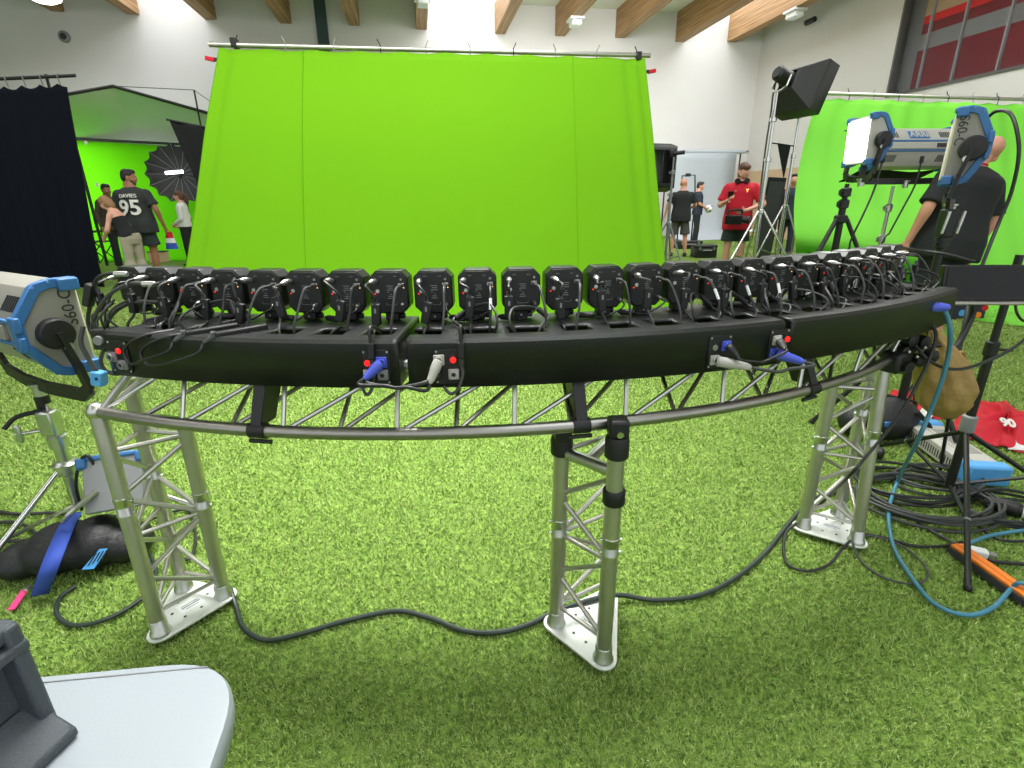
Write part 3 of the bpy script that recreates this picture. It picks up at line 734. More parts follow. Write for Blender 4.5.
# adapters over the front edge
for lab, px, py, px2, py2 in (('black adapter box hanging over the left tray beside the red lamp', 370, 334, 371, 352),
                              ('black adapter box hanging beside the red lamp of the middle tray', 461, 336, 460, 352)):
    a = aat(px, py, RF + .02, .97); p0 = arc(RF + .012, a, .985); p1 = arc(RF + .014, a, .945)
    t = thing('power_adapter', lab, 'adapter', p1)
    MB().bar(p0, p1, .017, .014).build('box', 'rubber', t, bevel=.003)
    MB().lathe(p1, (0, 0, -1), [(0, .007), (.016, .006), (.022, .0035)], 12).build('strain_relief', 'cable_grey', t)
    MB().tube([p0 - V((0, 0, .004)), p0 + V((0, .01, .035)), arc(RF - .06, a, 1.0), arc(RF - .08, a, .985)], .0045, 8, 6).build('cable', 'cable_blk', t)
    e = p1 - V((0, 0, .02)); s = 1 if px > 400 else .6
    MB().tube([e, e + V((0.002, -.004, -.02)), e + V((-.012 * s, -.012, -.055)), e + V((-.03 * s, -.016, -.062)), e + V((-.045 * s, -.012, -.045))], .004, 8, 6).build('cable', 'cable_grey', t)
for lab, a1_, s in (('black plug adapter lying over the front edge of the left tray, nearest its left end', aat(178, 335, RF, .98), 1), ('black plug adapter lying over the front edge of the left tray, beside another', aat(208, 335, RF, .98), 1.2)):
    p0 = arc(RF - .10, a1_ + .035, .995); p1 = arc(RF - .01, a1_ + .005, .990); p2 = arc(RF + .012, a1_ - .002, .975)
    t = thing('power_adapter', lab, 'adapter', p1)
    MB().bar(p0, p1, .022, .018).build('box', 'rubber', t, bevel=.004)
    MB().lathe(p1, p2 - p1, [(0, .009), (.006, .009), (.02, .006), (.03, .004)], 12).build('strain_relief', 'cable_grey', t)
    MB().tube([p2, p2 + V((-.01, -.012, -.02)), arc(RF + .03, a1_ - .03, .93), arc(RF + .025, a1_ - .05 * s, .915), arc(RF + .02, a1_ - .055 * s, .95), arc(RF + .012, a1_ - .035 * s, .985), arc(RF - .05, a1_ - .02, .99)], .0038, 8, 6).build('cable', 'cable_blk', t)
    MB().box(p1 + V((0, -.006, .012)), (.010, .006, .003)).build('silver_clip', 'silver', t)
# ================================================================== people
def person(label, pos, heading, H=1.76, skin='skin', pose=None, top=None, bottom=None, hair=None, beard=None, vox=.011, shoe='shoe', slim=1.0, female=False, group=None, face=True):
    s = H / 1.75
    J = dict(lean=0, side=0, twist=0, turn=0, nod=0, tilt=0, hx=0, hz=0,
             l_el=(-.245, -.03, 1.13), l_wr=(-.255, .05, .885), r_el=(.245, -.03, 1.13), r_wr=(.255, .05, .885),
             l_hd=None, r_hd=None, l_kn=(-.10, .02, .50), r_kn=(.10, .02, .50), l_an=(-.105, 0, .09), r_an=(.105, 0, .09),
             l_toe=(-.12, 1), r_toe=(.12, 1), curl=.5, arms_abs=False)
    J.update(pose or {})
    G = rotz(heading, pos) @ Mx.Scale(s, 4)
    pel = V((0, 0, .95))
    U = Mx.Translation(pel) @ Mx.Rotation(J['twist'], 4, 'Z') @ Mx.Rotation(-J['lean'], 4, 'X') @ Mx.Rotation(J['side'], 4, 'Y') @ Mx.Translation(-pel)
    t = thing('person', label, 'person', pos, group)
    def ring(m, z, y, rx, ry, n=18, p=2.4):
        out = []
        for k in range(n):
            a = 2 * PI * k / n; c, q = math.cos(a), math.sin(a)
            out.append(m @ V((rx * math.copysign(abs(c) ** (2 / p), c), y + ry * math.copysign(abs(q) ** (2 / p), q), z)))
        return out
    sw = .86 if female else 1
    sl = slim
    TOR = [(.86, 0, .135, .09), (.93, -.005, .165 * sl, .115 * sl), (1.02, 0, .155 * sl, .108 * sl), (1.10, 0, .142 * sl * sw, .10 * sl), (1.22, 0, .155 * sl * sw, .108 * sl),
           (1.32, -.002, .168 * sl * sw, .112 * sl), (1.385, -.008, .160 * sl * sw, .100 * sl), (1.435, -.014, .118 * sl * sw, .082), (1.47, -.016, .082, .066), (1.50, -.01, .062, .06), (1.56, .006, .056, .06)]
    sh = {-1: U @ V((-.176 * sw * sl, -.012, 1.375)), 1: U @ V((.176 * sw * sl, -.012, 1.375))}
    def arm(sd):
        k = 'l' if sd < 0 else 'r'
        e, w = V(J[k + '_el']), V(J[k + '_wr'])
        if not J['arms_abs']: e, w = U @ e, U @ w
        return sh[sd], e, w
    HT = U @ Mx.Translation((J['hx'], .012, 1.60 + J['hz'])) @ Mx.Rotation(J['turn'], 4, 'Z') @ Mx.Rotation(-J['nod'], 4, 'X') @ Mx.Rotation(J['tilt'], 4, 'Y')
    b = MB(G)
    b.rings([ring(U if z > .95 else Mx.Identity(4), z, y, rx, ry) for z, y, rx, ry in TOR])
    hips = {-1: V((-.088, 0, .90)), 1: V((.088, 0, .90))}
    af = .85 if female else 1
    for sd in (-1, 1):
        k = 'l' if sd < 0 else 'r'
        kn, an = V(J[k + '_kn']), V(J[k + '_an'])
        b.tube([hips[sd], hips[sd].lerp(kn, .5), kn, kn.lerp(an, .35) + V((0, -.015, 0)), kn.lerp(an, .75), an], [.088, .083, .074, .062, .054, .053, .055, .048, .040, .037, .038], 14, 4)
        fx, fy = J[k + '_toe']; f = V((fx, fy, 0)).normalized(); q = Mx.Rotation(math.atan2(-f.x, f.y), 3, 'Z')
        b.ball(an + V((0, 0, -.045)), (.036, .048, .04), 12, 8, q); b.ball(an + f * .07 + V((0, 0, -.062)), (.044, .11, .026), 12, 8, q)
        S_, E_, W_ = arm(sd)
        b.tube([S_ + (U.to_3x3() @ V((-sd * .04, 0, .0))), S_, S_.lerp(E_, .5), E_, E_.lerp(W_, .4), W_], [.050, .053, .053 * af, .052 * af, .046 * af, .042, .044, .042, .036, .029, .027], 12, 4)
        # hand
        d = (W_ - E_).normalized() if J[k + '_hd'] is None else V(J[k + '_hd']).normalized()
        inn = V((-sd, 0, 0)); inn = (inn - d * inn.dot(d))
        inn = inn.normalized() if inn.length > .1 else V((0, 1, 0))
        fw = d.cross(inn) * (-1 if sd > 0 else 1)
        if fw.y < 0 and abs(fw.y) > .3: fw = -fw
        c = W_ + d * .048
        q = Mx((fw, inn, d)).transposed()
        b.ball(c, (.041, .017, .052), 12, 8, q); b.cyl(W_ - d * .02, c, .024, .026, 10)
        cu = J['curl']
        for i, (o, L) in enumerate(((.030, .072), (.010, .080), (-.011, .075), (-.030, .058))):
            p0 = W_ + d * .085 + fw * o; d1 = (d + inn * cu * .55 + fw * o * 3).normalized(); d2 = (d * .8 + inn * cu * 1.5).normalized(); d3 = (d * .5 + inn * cu * 2.2).normalized()
            p1 = p0 + d1 * L * .45; p2 = p1 + d2 * L * .33; p3 = p2 + d3 * L * .25
            b.tube([p0 - d * .02, p0, p1, p2, p3], [.0098, .0098, .0094, .0088, .0078], 8)
        p0 = W_ + d * .03 + fw * .03; p1 = p0 + (d * .6 + fw * .8).normalized() * .035; p2 = p1 + (d * .9 + fw * .3 + inn * cu * .7).normalized() * .03
        b.tube([p0 - fw * .02, p0, p1, p2], [.013, .0125, .0105, .009], 8)
    hb = MB(G @ HT); h = lambda c, r: b.v.extend(hb_add(c, r))
    def hball(mb, c, r, n=16, k=10):
        o = len(mb.v); q = MB(G @ HT).ball(c, r, n, k); mb.v += q.v; mb.f += [tuple(i + o for i in f) for f in q.f]
    hball(b, (0, -.008, .045), (.076, .094, .082)); hball(b, (0, .018, .0), (.068, .078, .098)); hball(b, (0, .036, -.062), (.049, .048, .042)); hball(b, (0, .03, -.085), (.03, .04, .03))
    hball(b, (0, .098, -.008), (.010, .018, .024)); hball(b, (0, .104, -.022), (.015, .014, .010)); hball(b, (0, .088, .034), (.052, .014, .010))
    hball(b, (0, .082, -.053), (.026, .014, .010))
    for sd in (-1, 1): hball(b, (sd * .076, -.004, -.004), (.010, .019, .031), 10, 8); hball(b, (sd * .042, .068, -.02), (.022, .024, .02))
    o = MB(G @ HT).tube([(0, -.012, -.02), (0, -.02, -.07), (0, -.025, -.12)], [.056, .056, .060], 14)
    n0 = len(b.v); b.v += o.v; b.f += [tuple(i + n0 for i in f) for f in o.f]
    body = b.build('body', skin, t, remesh=vox * s, smooth=3)
    if face:
        for sd in (-1, 1):
            e = MB(G @ HT).ball((sd * .030, .089, .012), (.0125, .008, .0075), 12, 8).build('eye', 'eye', t)
            MB(G @ HT).ball((sd * .030, .0955, .012), (.0058, .0035, .0058), 10, 8).build('pupil', 'pupil', e)
        MB(G @ HT).ball((0, .0945, -.052), (.022, .006, .006), 12, 8).build('mouth', 'lip', t)
    # clothes
    if top:
        m, sleeve, hem, ease = top['m'], top.get('sleeve', .5), top.get('hem', .86), top.get('ease', .012)
        c = MB(G); last = top.get('neck', 1.462)
        prof = [(hem, 0, .166 * sl + ease + .012, .116 * sl + ease + .012)] + [(z, y, rx + ease + (.012 if z < 1.2 else 0), ry + ease + (.012 if z < 1.2 else 0)) for z, y, rx, ry in TOR if max(hem + .04, .90) < z < last]
        if not top.get('tank'): prof.append((last + .012, -.015, .085, .066))
        c.rings([ring(U if z > .95 else U, z, y, rx, ry) for z, y, rx, ry in prof])
        for sd in (-1, 1):
            S_, E_, W_ = arm(sd)
            if sleeve <= 0: continue
            base = S_ + (U.to_3x3() @ V((-sd * .05, 0, .005)))
            if sleeve <= 1: c.tube([base, S_ + V((0, 0, .002)), S_.lerp(E_, sleeve * .5), S_.lerp(E_, sleeve)], [.060, .063, .066, .069 + ease * .4], 14, 4)
            else: c.tube([base, S_, S_.lerp(E_, .5), E_, E_.lerp(W_, .5), E_.lerp(W_, .95)], [.056, .060, .060, .056, .054, .052, .046, .040], 14, 4)
        so = c.build(top.get('name', 'shirt'), m, t, remesh=.012 * s, smooth=4)
    else: so = None
    if bottom:
        m, L, ease = bottom['m'], bottom.get('len', .55), bottom.get('ease', .014)
        c = MB(G)
        c.rings([ring(Mx.Identity(4), z, y, rx, ry) for z, y, rx, ry in [(.84, 0, .165, .115), (.93, 0, .172 * sl + ease, .122 * sl + ease), (1.0, 0, .160 * sl + ease, .113 * sl + ease), (1.03, 0, .155 * sl + ease, .11 * sl + ease)]])
        for sd in (-1, 1):
            k = 'l' if sd < 0 else 'r'
            kn, an = V(J[k + '_kn']), V(J[k + '_an']); top_ = hips[sd] + V((0, 0, .02))
            if L <= 1:
                e = hips[sd].lerp(kn, L); w = bottom.get('flare', .10)
                c.tube([top_, top_.lerp(e, .5), e], [.098, .098, w], 16, 3)
            else:
                w = bottom.get('flare', .07)
                c.tube([top_, hips[sd].lerp(kn, .5), kn, kn.lerp(an, .5), kn.lerp(an, .97)], [.096, .094, .084, .072, w, w, w, w], 16, 3)
        c.build(bottom.get('name', 'shorts'), m, t, remesh=.012 * s, smooth=4)
    if shoe:
        for sd in (-1, 1):
            k = 'l' if sd < 0 else 'r'; an = V(J[k + '_an']); fx, fy = J[k + '_toe']; f = V((fx, fy, 0)).normalized(); q = Mx.Rotation(math.atan2(-f.x, f.y), 3, 'Z')
            MB(G).ball(an + f * .055 + V((0, 0, -.052)), (.052, .135, .036), 14, 8, q).ball(an + V((0, 0, -.025)), (.046, .058, .05), 12, 8, q).build('shoe', shoe, t, remesh=.012, smooth=2)
    if hair:
        c = MB()
        st = hair.get('style', 'short')
        if st == 'short': hball(c, (0, -.014, .052), (.081, .094, .082)); hball(c, (0, .03, .098), (.062, .06, .035)); hball(c, (0, -.045, .01), (.072, .062, .075))
        if st == 'quiff': hball(c, (0, -.014, .050), (.080, .093, .083)); hball(c, (0, .045, .108), (.062, .056, .040)); hball(c, (0, -.045, .01), (.071, .062, .075))
        if st == 'bob': hball(c, (0, -.03, -.02), (.088, .085, .13))
        if st in ('pony', 'long', 'bob'): hball(c, (0, -.014, .050), (.084, .098, .088)); hball(c, (0, -.05, -.01), (.078, .066, .095))
        if st == 'pony':
            q = MB(G @ HT).tube([(0, -.10, .04), (0, -.15, .02), (0, -.165, -.08), (0, -.15, -.20)], [.03, .036, .034, .012], 10, 5); o_ = len(c.v); c.v += q.v; c.f += [tuple(i + o_ for i in f) for f in q.f]
        if st == 'long':
            q = MB(G @ HT).tube([(0, -.07, .04), (0, -.10, -.06), (0, -.10, -.18), (0, -.08, -.27)], [.06, .075, .07, .03], 12, 5); o_ = len(c.v); c.v += q.v; c.f += [tuple(i + o_ for i in f) for f in q.f]
        c.build('hair', hair['m'], t, remesh=.009, smooth=2)
    if beard:
        c = MB(); hball(c, (0, .036, -.072), (.054, .054, .042)); hball(c, (.045, .02, -.045), (.022, .04, .045)); hball(c, (-.045, .02, -.045), (.022, .04, .045))
        c.build('beard', beard, t, remesh=.008, smooth=2)
    return t, G, U, HT, so

def at_dist(px, py, y): return PY(px, py, y)
def stand_xy(px, py, y): p = PY(px, py, y); return V((p.x, p.y, 0))

# the bald man in the black shirt beside the right-hand lights
p0 = stand_xy(945, 255, 4.35)
t, G, U, HT, so = person('bald person in a black T-shirt seen from behind, beside the lights', p0, R_(8), 1.79, 'skin',
    dict(lean=.05, side=.15, turn=R_(-30), nod=.12, tilt=.42, hx=.085, hz=-.015, l_el=(-.31, -.03, 1.13), l_wr=(-.30, .06, .88), r_el=(.31, -.02, 1.12), r_wr=(.29, .03, .87)),
    top=dict(m='tee_black', sleeve=.86, hem=.78, ease=.03), bottom=dict(m='tee_black', len=.95, flare=.11), vox=.009, slim=1.30)
MB(G @ U).tube([(.072 * math.cos(a), -.012 + .07 * math.sin(a), 1.478 - .008 * math.sin(a)) for a in [2 * PI * k / 20 for k in range(20)]], .006, 8, closed=True).build('lanyard', 'red_tee', t)
# white glove held in his left hand
g = MB(G).ball(V((-.31, .085, .79)), (.05, .035, .065), 12, 8)
for i in range(4): g.tube([V((-.36 + .017 * i, .09, .79)), V((-.365 + .019 * i, .10, .72)), V((-.36 + .019 * i, .12, .70))], [.011, .011, .008], 8)
g.build('glove', 'white_top', t, remesh=.009, smooth=2)

# red shirt, looking at a phone, camera in the other hand
y_ = 8.7
p0 = stand_xy(738, 215, y_)
hd = R_(158)
t, G, U, HT, so = person('person in a red T-shirt looking down at a phone, headphones around the neck', p0, hd, 1.83, 'skin_pale',
    dict(turn=R_(22), nod=.62, arms_abs=True, r_el=(.27, .02, 1.13), r_wr=(.16, .27, 1.20), r_hd=(-.15, .8, .45), l_el=(-.33, .03, 1.14), l_wr=(-.10, .27, 1.06), l_hd=(.8, .5, -.2), curl=.9),
    top=dict(m='red_tee', sleeve=.76, hem=.77, ease=.022), bottom=dict(m='shorts_green', len=.75, flare=.115), hair=dict(m='hair_br', style='quiff'), beard='hair_br', slim=1.08)
MB(G @ U).tube([(.095 * math.cos(a), .0 + .085 * math.sin(a), 1.475 - .02 * math.sin(a)) for a in [R_(-60 - 5 + 15 * k) - R_(0) for k in range(21)]], .014, 8).build('headphone_band', 'rubber', t)
for sd in (-1, 1): MB(G @ U).lathe((sd * .055, .085, 1.465), (sd * .5, 1, .1), [(0, .036), (.02, .042), (.035, .036)], 16).build('headphone_cup', 'rubber', t)
bend = lambda x, y: 0
m = G @ U @ frame((.075, .137, 1.32), (0, 1, 0), (-1, 0, 0))
text_mesh('chest_mark', 'Y', .055, G @ U @ frame((-.085, .150, 1.33), (0, 1, 0), (-1, 0, 0)), 'amber_led', t, .002, bold=.003)
MB(G @ U @ frame((.075, .150, 1.33), (0, 1, 0), (-1, 0, 0))).prism([(-.022, .004), (-.008, -.008), (.024, .008), (-.008, -.002)], Mx.Identity(4), .002).build('chest_tick', 'white_txt', t)
ph = G @ V((.135, .385, 1.265)); t2 = thing('mobile_phone', 'dark mobile phone held up by the person in red', 'phone', ph)
mp = G @ Mx.Translation((.135, .385, 1.275)) @ Mx.Rotation(.7, 4, 'X')
MB(mp).box((0, 0, 0), (.075, .15, .009)).build('phone_body', 'rubber', t2, bevel=.003); MB(mp).box((0, 0, .0052), (.066, .138, .001)).build('phone_screen', 'screen', t2)
ck = G @ V((.04, .35, .95)); t2 = thing('video_camera', 'black video camera with a top handle carried by the person in red', 'camera', ck)
mk = G @ Mx.Translation((.05, .34, .93)) @ Mx.Rotation(R_(80), 4, 'Z')
MB(mk).box((0, 0, 0), (.12, .24, .13)).build('camera_body', 'body', t2, bevel=.012)
MB(mk).lathe((0, .12, 0), (0, 1, 0), [(0, .045), (.05, .045), (.055, .055), (.10, .055), (.10, .045)], 18).build('lens', 'rubber', t2)
MB(mk).tube([(0, -.09, .06), (0, -.09, .12), (0, -.02, .135), (0, .09, .135), (0, .10, .06)], .014, 8, 5).build('top_handle', 'rubber', t2)
MB(mk).box((.075, .03, .02), (.03, .11, .07)).build('side_monitor', 'screen', t2, bevel=.004)

# grey shorts, back to us; and the one with the ball
y_ = 12.5
p0 = stand_xy(681, 215, y_)
person('person in a black T-shirt and grey shorts seen from behind, near the paper backdrop', p0, R_(-12), 1.73, 'skin',
    dict(turn=R_(-20), l_el=(-.31, 0, 1.16), l_wr=(-.36, .04, .92), r_el=(.30, .05, 1.16), r_wr=(.22, .25, 1.08), l_kn=(-.13, .02, .5), r_kn=(.13, .02, .5), l_an=(-.15, 0, .09), r_an=(.16, 0, .09)),
    top=dict(m='tee_black', sleeve=.75, hem=.80, ease=.026), bottom=dict(m='shorts_grey', len=.98, flare=.115), slim=1.15)
y_ = 15.6
p0 = stand_xy(697, 215, y_)
t, G, U, HT, so = person('slim person in dark clothes holding a football before the paper backdrop', p0, R_(-105), 1.74, 'skin',
    dict(arms_abs=True, r_el=(.23, .03, 1.14), r_wr=(.12, .22, 1.02), l_el=(-.23, .03, 1.14), l_wr=(-.12, .22, 1.02), nod=.1, curl=.6),
    top=dict(m='navy', sleeve=.8, hem=.84, ease=.016), bottom=dict(m='tee_black', len=2, flare=.075, name='trousers'), hair=dict(m='hair_dk', style='short'))
bc = G @ V((0, .30, 1.0)); t = thing('football', 'white football held in front of the grey paper backdrop', 'ball', bc - V((0, 0, .11)))
MB().ball(bc, .11, 24, 16).build('ball_shell', 'white_pl', t)
for d in ((0, 0, 1), (.8, -.4, .2), (-.5, -.8, .2), (0, -.9, -.5), (.6, -.6, .75), (-.8, .3, .4)):
    d = V(d).normalized(); MB().lathe(bc + d * .1075, d, [(0, .036), (.0028, .030)], 5).build('dark_patch', 'rubber', t)
# partly hidden behind the light stands
person('person in navy standing behind the chrome light stands', stand_xy(789, 215, 11.5), R_(150), 1.76, 'skin',
    dict(), top=dict(m='navy', sleeve=2, hem=.84, ease=.02), bottom=dict(m='navy', len=2, name='trousers'), hair=dict(m='hair_dk'))

# left: number 95
y_ = 9.0
p0 = stand_xy(138, 215, y_)
t, G, U, HT, so = person('tall person in a black jersey numbered 95, back to the camera', p0, R_(8), 1.86, 'skin_brown',
    dict(turn=R_(-75), nod=.15, l_el=(-.30, .05, 1.15), l_wr=(-.24, .18, .95), r_el=(.29, -.02, 1.14), r_wr=(.31, .06, .88), side=-.02),
    top=dict(m='jersey', sleeve=.72, hem=.80, ease=.03), bottom=dict(m='shorts_green', len=.72, flare=.12), hair=dict(m='hair_dk', style='short'), beard='hair_dk', slim=1.16, shoe='rubber')
bend = lambda x, y: -2.1 * x * x
text_mesh('jersey_number', '95', .30, G @ U @ frame((0, -.190, 1.17), (0, -1, .05), (1, 0, 0)), 'white_txt', t, .006, bend, bold=.006)
text_mesh('jersey_name', 'DAVIES', .075, G @ U @ frame((0, -.176, 1.345), (0, -1, .12), (1, 0, 0)), 'white_txt', t, .006, bend, bold=.0005)
q = G @ V((.335, .10, .75)); t = thing('football_boot_bag', 'red, white and blue-purple striped bag hanging from the hand of number 95', 'bag', q - V((0, 0, .22)))
mb_ = rotz(R_(8), q)
for i, (z0, z1, mm) in enumerate(((.06, -.04, 'red_cloth'), (-.04, -.12, 'white_top'), (-.12, -.22, 'strap_blue'))):
    MB(mb_).rings([[V((.015 * (.06 - z) + w * math.cos(a), .035 * math.sin(a), z)) for a in [2 * PI * k / 14 for k in range(14)]] for z, w in ((z0, .05 + (.06 - z0) * .18), (z1, .05 + (.06 - z1) * .18))]).build('bag_panel', mm, t)
MB(mb_).tube([(-.03, 0, .06), (-.02, 0, .09), (.02, 0, .09), (.03, 0, .06)], .006, 6, 4).build('bag_handle', 'red_cloth', t)
# stooping in front of him
p0 = stand_xy(127, 225, 8.4)
person('stooping person with fair hair, dark tank top and wide beige trousers', p0, R_(70), 1.50, 'skin_pale',
    dict(lean=.42, nod=.3, r_el=(.22, .04, 1.15), r_wr=(.20, .16, .93), l_el=(-.2, .15, 1.18), l_wr=(-.1, .35, 1.12), twist=R_(20)),
    top=dict(m='black_cloth', sleeve=0, tank=1, hem=.95, ease=.010, neck=1.36, name='tank_top'), bottom=dict(m='beige', len=2, flare=.105, ease=.02, name='trousers'), hair=dict(m='hair_bl', style='bob'), female=True, slim=.95)
person('person in a brown jacket half hidden behind the stooping person', stand_xy(112, 215, 11.2), R_(-120), 1.72, 'skin_brown',
    dict(nod=.2), top=dict(m='brown_cloth', sleeve=2, hem=.82, ease=.03, name='jacket'), bottom=dict(m='tee_black', len=2, name='trousers'), hair=dict(m='hair_dk'))
p0 = stand_xy(183, 215, 11.8)
person('person with a ponytail in a white top and black trousers beside the big umbrella', p0, R_(100), 1.58, 'skin_pale',
    dict(nod=.12, arms_abs=True, l_el=(-.2, -.02, 1.12), l_wr=(-.15, .14, 1.0), r_el=(.2, -.03, 1.12), r_wr=(.14, .15, .98)),
    top=dict(m='white_top', sleeve=2, hem=.92, ease=.014, name='blouse'), bottom=dict(m='tee_black', len=2, flare=.07, name='trousers'), hair=dict(m='hair_br', style='pony'), female=True, slim=.95)
# ================================================================== cloths
def patch(Lp, Rp, nu, nv, fold=None):
    """cloth between two edge lines (same number of points), smoothed down the edges"""
    k = 8; A = spline(Lp, k); B = spline(Rp, k); n = len(A) - 1
    def at(e, v): f = v * n; i = min(int(f), n - 1); return e[i].lerp(e[i + 1], f - i)
    def fn(u, v):
        a, b = at(A, v), at(B, v); p = a.lerp(b, u)
        if fold: p = p + fold(u, v)
        return p
    return MB().grid(fn, nu, nv)
def smooth01(x): x = min(1, max(0, x)); return x * x * (3 - 2 * x)

# --- large green screen behind the rig
cs = 6.9
LT, RTp = PD(219, 47.5, cs), PD(645, 57.5, cs)
uL, uR = huv(LT)[0], huv(RTp)[0]
zt_ = (LT.z + RTp.z) / 2
scr = thing('green_screen', 'large bright green cloth screen hung from a pale pole behind the camera row', 'screen', hall((uL + uR) / 2, 5, 0))
prof = [(0, zt_), (.55, 2.05), (1.05, 1.20), (1.42, .62), (1.72, .20), (2.0, .035), (2.2, .014), (2.35, .014)]
zL, zR = LT.z, RTp.z
def mfold(u, v):
    sw = .022 * (1 - v) * max(0, 1 - v * 7)
    top = -abs(math.sin(u * 10 * PI)) * .016 * max(0, 1 - v * 9)
    w = .005 * math.sin(u * 40 + 9 * v) * max(0, 1 - v * 2.2) + .012 * math.sin(u * 9 + 3) * (1 - v)
    # a deeper vertical fold near each side edge
    for c, s in ((.952, .012), (.985, .008), (.02, .010)): w -= .035 * math.exp(-((u - c) / s) ** 2) * (1 - .6 * v)
    return V((0, 0, top)) - DD * w
dzl = lambda z, zz: z * (zz / zt_) if z > 1 else z
edL = [hall(uL, cs, dzl(z, zL)) + V((-.03 * f, -f, 0)) for f, z in prof]; edR = [hall(uR, cs, dzl(z, zR)) + V((.035 * f, -f, 0)) for f, z in prof]
patch(edL, edR, 200, 60, mfold).build('screen_cloth', 'green', scr, thick=.003, ang=60)
for f, f2 in ((.178, .245), (.503, .523), (.812, .792)):
    e = [a_.lerp(b_, lerp(f, f2, i / 4)) - DD * .003 for i, (a_, b_) in enumerate(zip(edL[:6], edR[:6]))]
    q = spline(e, 8)
    MB().rings([[p + RR * .004 + DD * .012, p + RR * .002, p - RR * .002, p - RR * .004 + DD * .012] for p in q]).build('seam', 'green', scr)
zp = zt_ + .04
poleL, poleR = PD(209, 44.5, cs + .04), PD(650, 55.5, cs + .04)
pole = MB().cyl(poleL, poleR, .026, n=14).build('crossbar', 'alu_white', scr)
for k in range(10):
    p = poleL.lerp(poleR, (k + .55) / 9.9)
    tie = MB().tube([p + V((0, 0, -.07)) - DD * .03, p - DD * .035, p + V((0, 0, .034)), p + DD * .03, p + V((0, 0, -.03)) - DD * .01], .006, 6, 5)
    tie.tube([p + V((0, 0, .03)) - DD * .02, p + V((.03 * (-1) ** k, 0, .09)) - DD * .02], .006, 6)
    tie.build('bungee_tie', 'cream' if k % 3 else 'rubber', scr)
for u, lab in ((uL + .0, 0), (uR - .01, 1)):
    s = -1 if lab == 0 else 1
    p = hall(u, cs - .02, zt_ - .14)
    c = MB().bar(p, p + RR * .12 * s + V((0, 0, .01)), .03, .035).build('spring_clamp', 'rubber', scr, bevel=.004)
    MB().bar(p + RR * .06 * s, p + RR * .15 * s + V((0, 0, .018)), .034, .04).build('clamp_tip', 'red_cloth', c, bevel=.004)
# end stands of the screen, mostly hidden behind the cloth
for u, s in ((uL + .15, -1), (uR - .06, 1)):
    b = hall(u, cs + .12, 0)
    MB().cyl(b + V((0, 0, .5)), b + V((0, 0, zp + .04)), .018, n=10).build('upright', 'alu_dark', scr)
    MB().box(b + V((0, 0, zp)) - DD * .06, (.06, .1, .09)).build('pole_clamp', 'rubber', scr, bevel=.006)
    for a in (90, 210, 330): MB().cyl(b + V((0, 0, .6)), b + V((.45 * math.cos(R_(a)), .45 * math.sin(R_(a)) + .1, .012)), .012, n=8).build('stand_leg', 'alu_dark', scr)

# --- right green screen
scr = thing('green_screen', 'paler green cloth screen on the right behind the bald person', 'screen', hall(7, 7, 0))
Lp = [PD(817, 97, 8.3), PD(803, 150, 7.9), PD(795, 200, 7.2), PD(796, 245, 6.3), P(800, 275, .05), P(806, 300, .014)]
Rp = [PD(1040, 104, 7.6), PD(1046, 165, 7.2), PD(1050, 220, 6.6), PD(1054, 268, 5.9), P(1056, 308, .05), P(1054, 330, .014)]
patch(Lp, Rp, 120, 48, lambda u, v: DD * (.02 * math.sin(u * 60) + .03 * math.sin(u * 17 + 2 * v)) * (1 - v) + V((0, 0, -.03 * abs(math.sin(u * 9 * PI)) * max(0, 1 - v * 9)))).build('screen_cloth', 'green2', scr, thick=.003, ang=60)
a, b = Lp[0] + V((0, 0, .06)) + DD * .03, Rp[0] + V((0, 0, .06)) + DD * .03
MB().cyl(a - RR * .1, b, .026, n=12).build('crossbar', 'alu_white', scr)
for k in range(9):
    p = a.lerp(b, (k + .3) / 9); MB().tube([p + V((0, 0, -.09)) - DD * .03, p - DD * .035, p + V((0, 0, .032)), p + DD * .03], .006, 6, 5).tube([p + V((0, 0, .03)), p + V((.02 * (-1) ** k, 0, .08))], .006, 6).build('bungee_tie', 'rubber' if k % 2 else 'cream', scr)
for q in (a + DD * .1 + RR * .1, b + DD * .1):
    MB().cyl(V((q.x, q.y, .0)), q, .018, n=10).build('upright', 'alu_dark', scr)

# --- small green screen at the left rear
scr = thing('green_screen', 'vivid green screen in the left background behind number 95', 'screen', hall(-12, 14, 0))
La, Ra = PD(60, 140, 15.8), PD(230, 149, 15.8)
Lb, Rb = PD(60, 258, 15.4), PD(230, 256, 14.8)
patch([La, La.lerp(Lb, .5), V((Lb.x, Lb.y, .2)), V((Lb.x, Lb.y, .02)) - DD * .3, V((Lb.x, Lb.y, .012)) - DD * .9], [Ra, Ra.lerp(Rb, .5), V((Rb.x, Rb.y, .2)), V((Rb.x, Rb.y, .02)) - DD * .3, V((Rb.x, Rb.y, .012)) - DD * .9], 60, 30, lambda u, v: DD * .03 * math.sin(u * 14)).build('screen_cloth', 'green3', scr, thick=.004)
MB().cyl(La + V((0, 0, .05)), Ra + V((0, 0, .05)), .03, n=10).build('crossbar', 'rubber', scr)
for q in (La + RR * .2, Ra - RR * .2): MB().cyl(V((q.x, q.y, 0)) + DD * .1, q + V((0, 0, .05)) + DD * .06, .022, n=8).build('upright', 'rubber', scr)

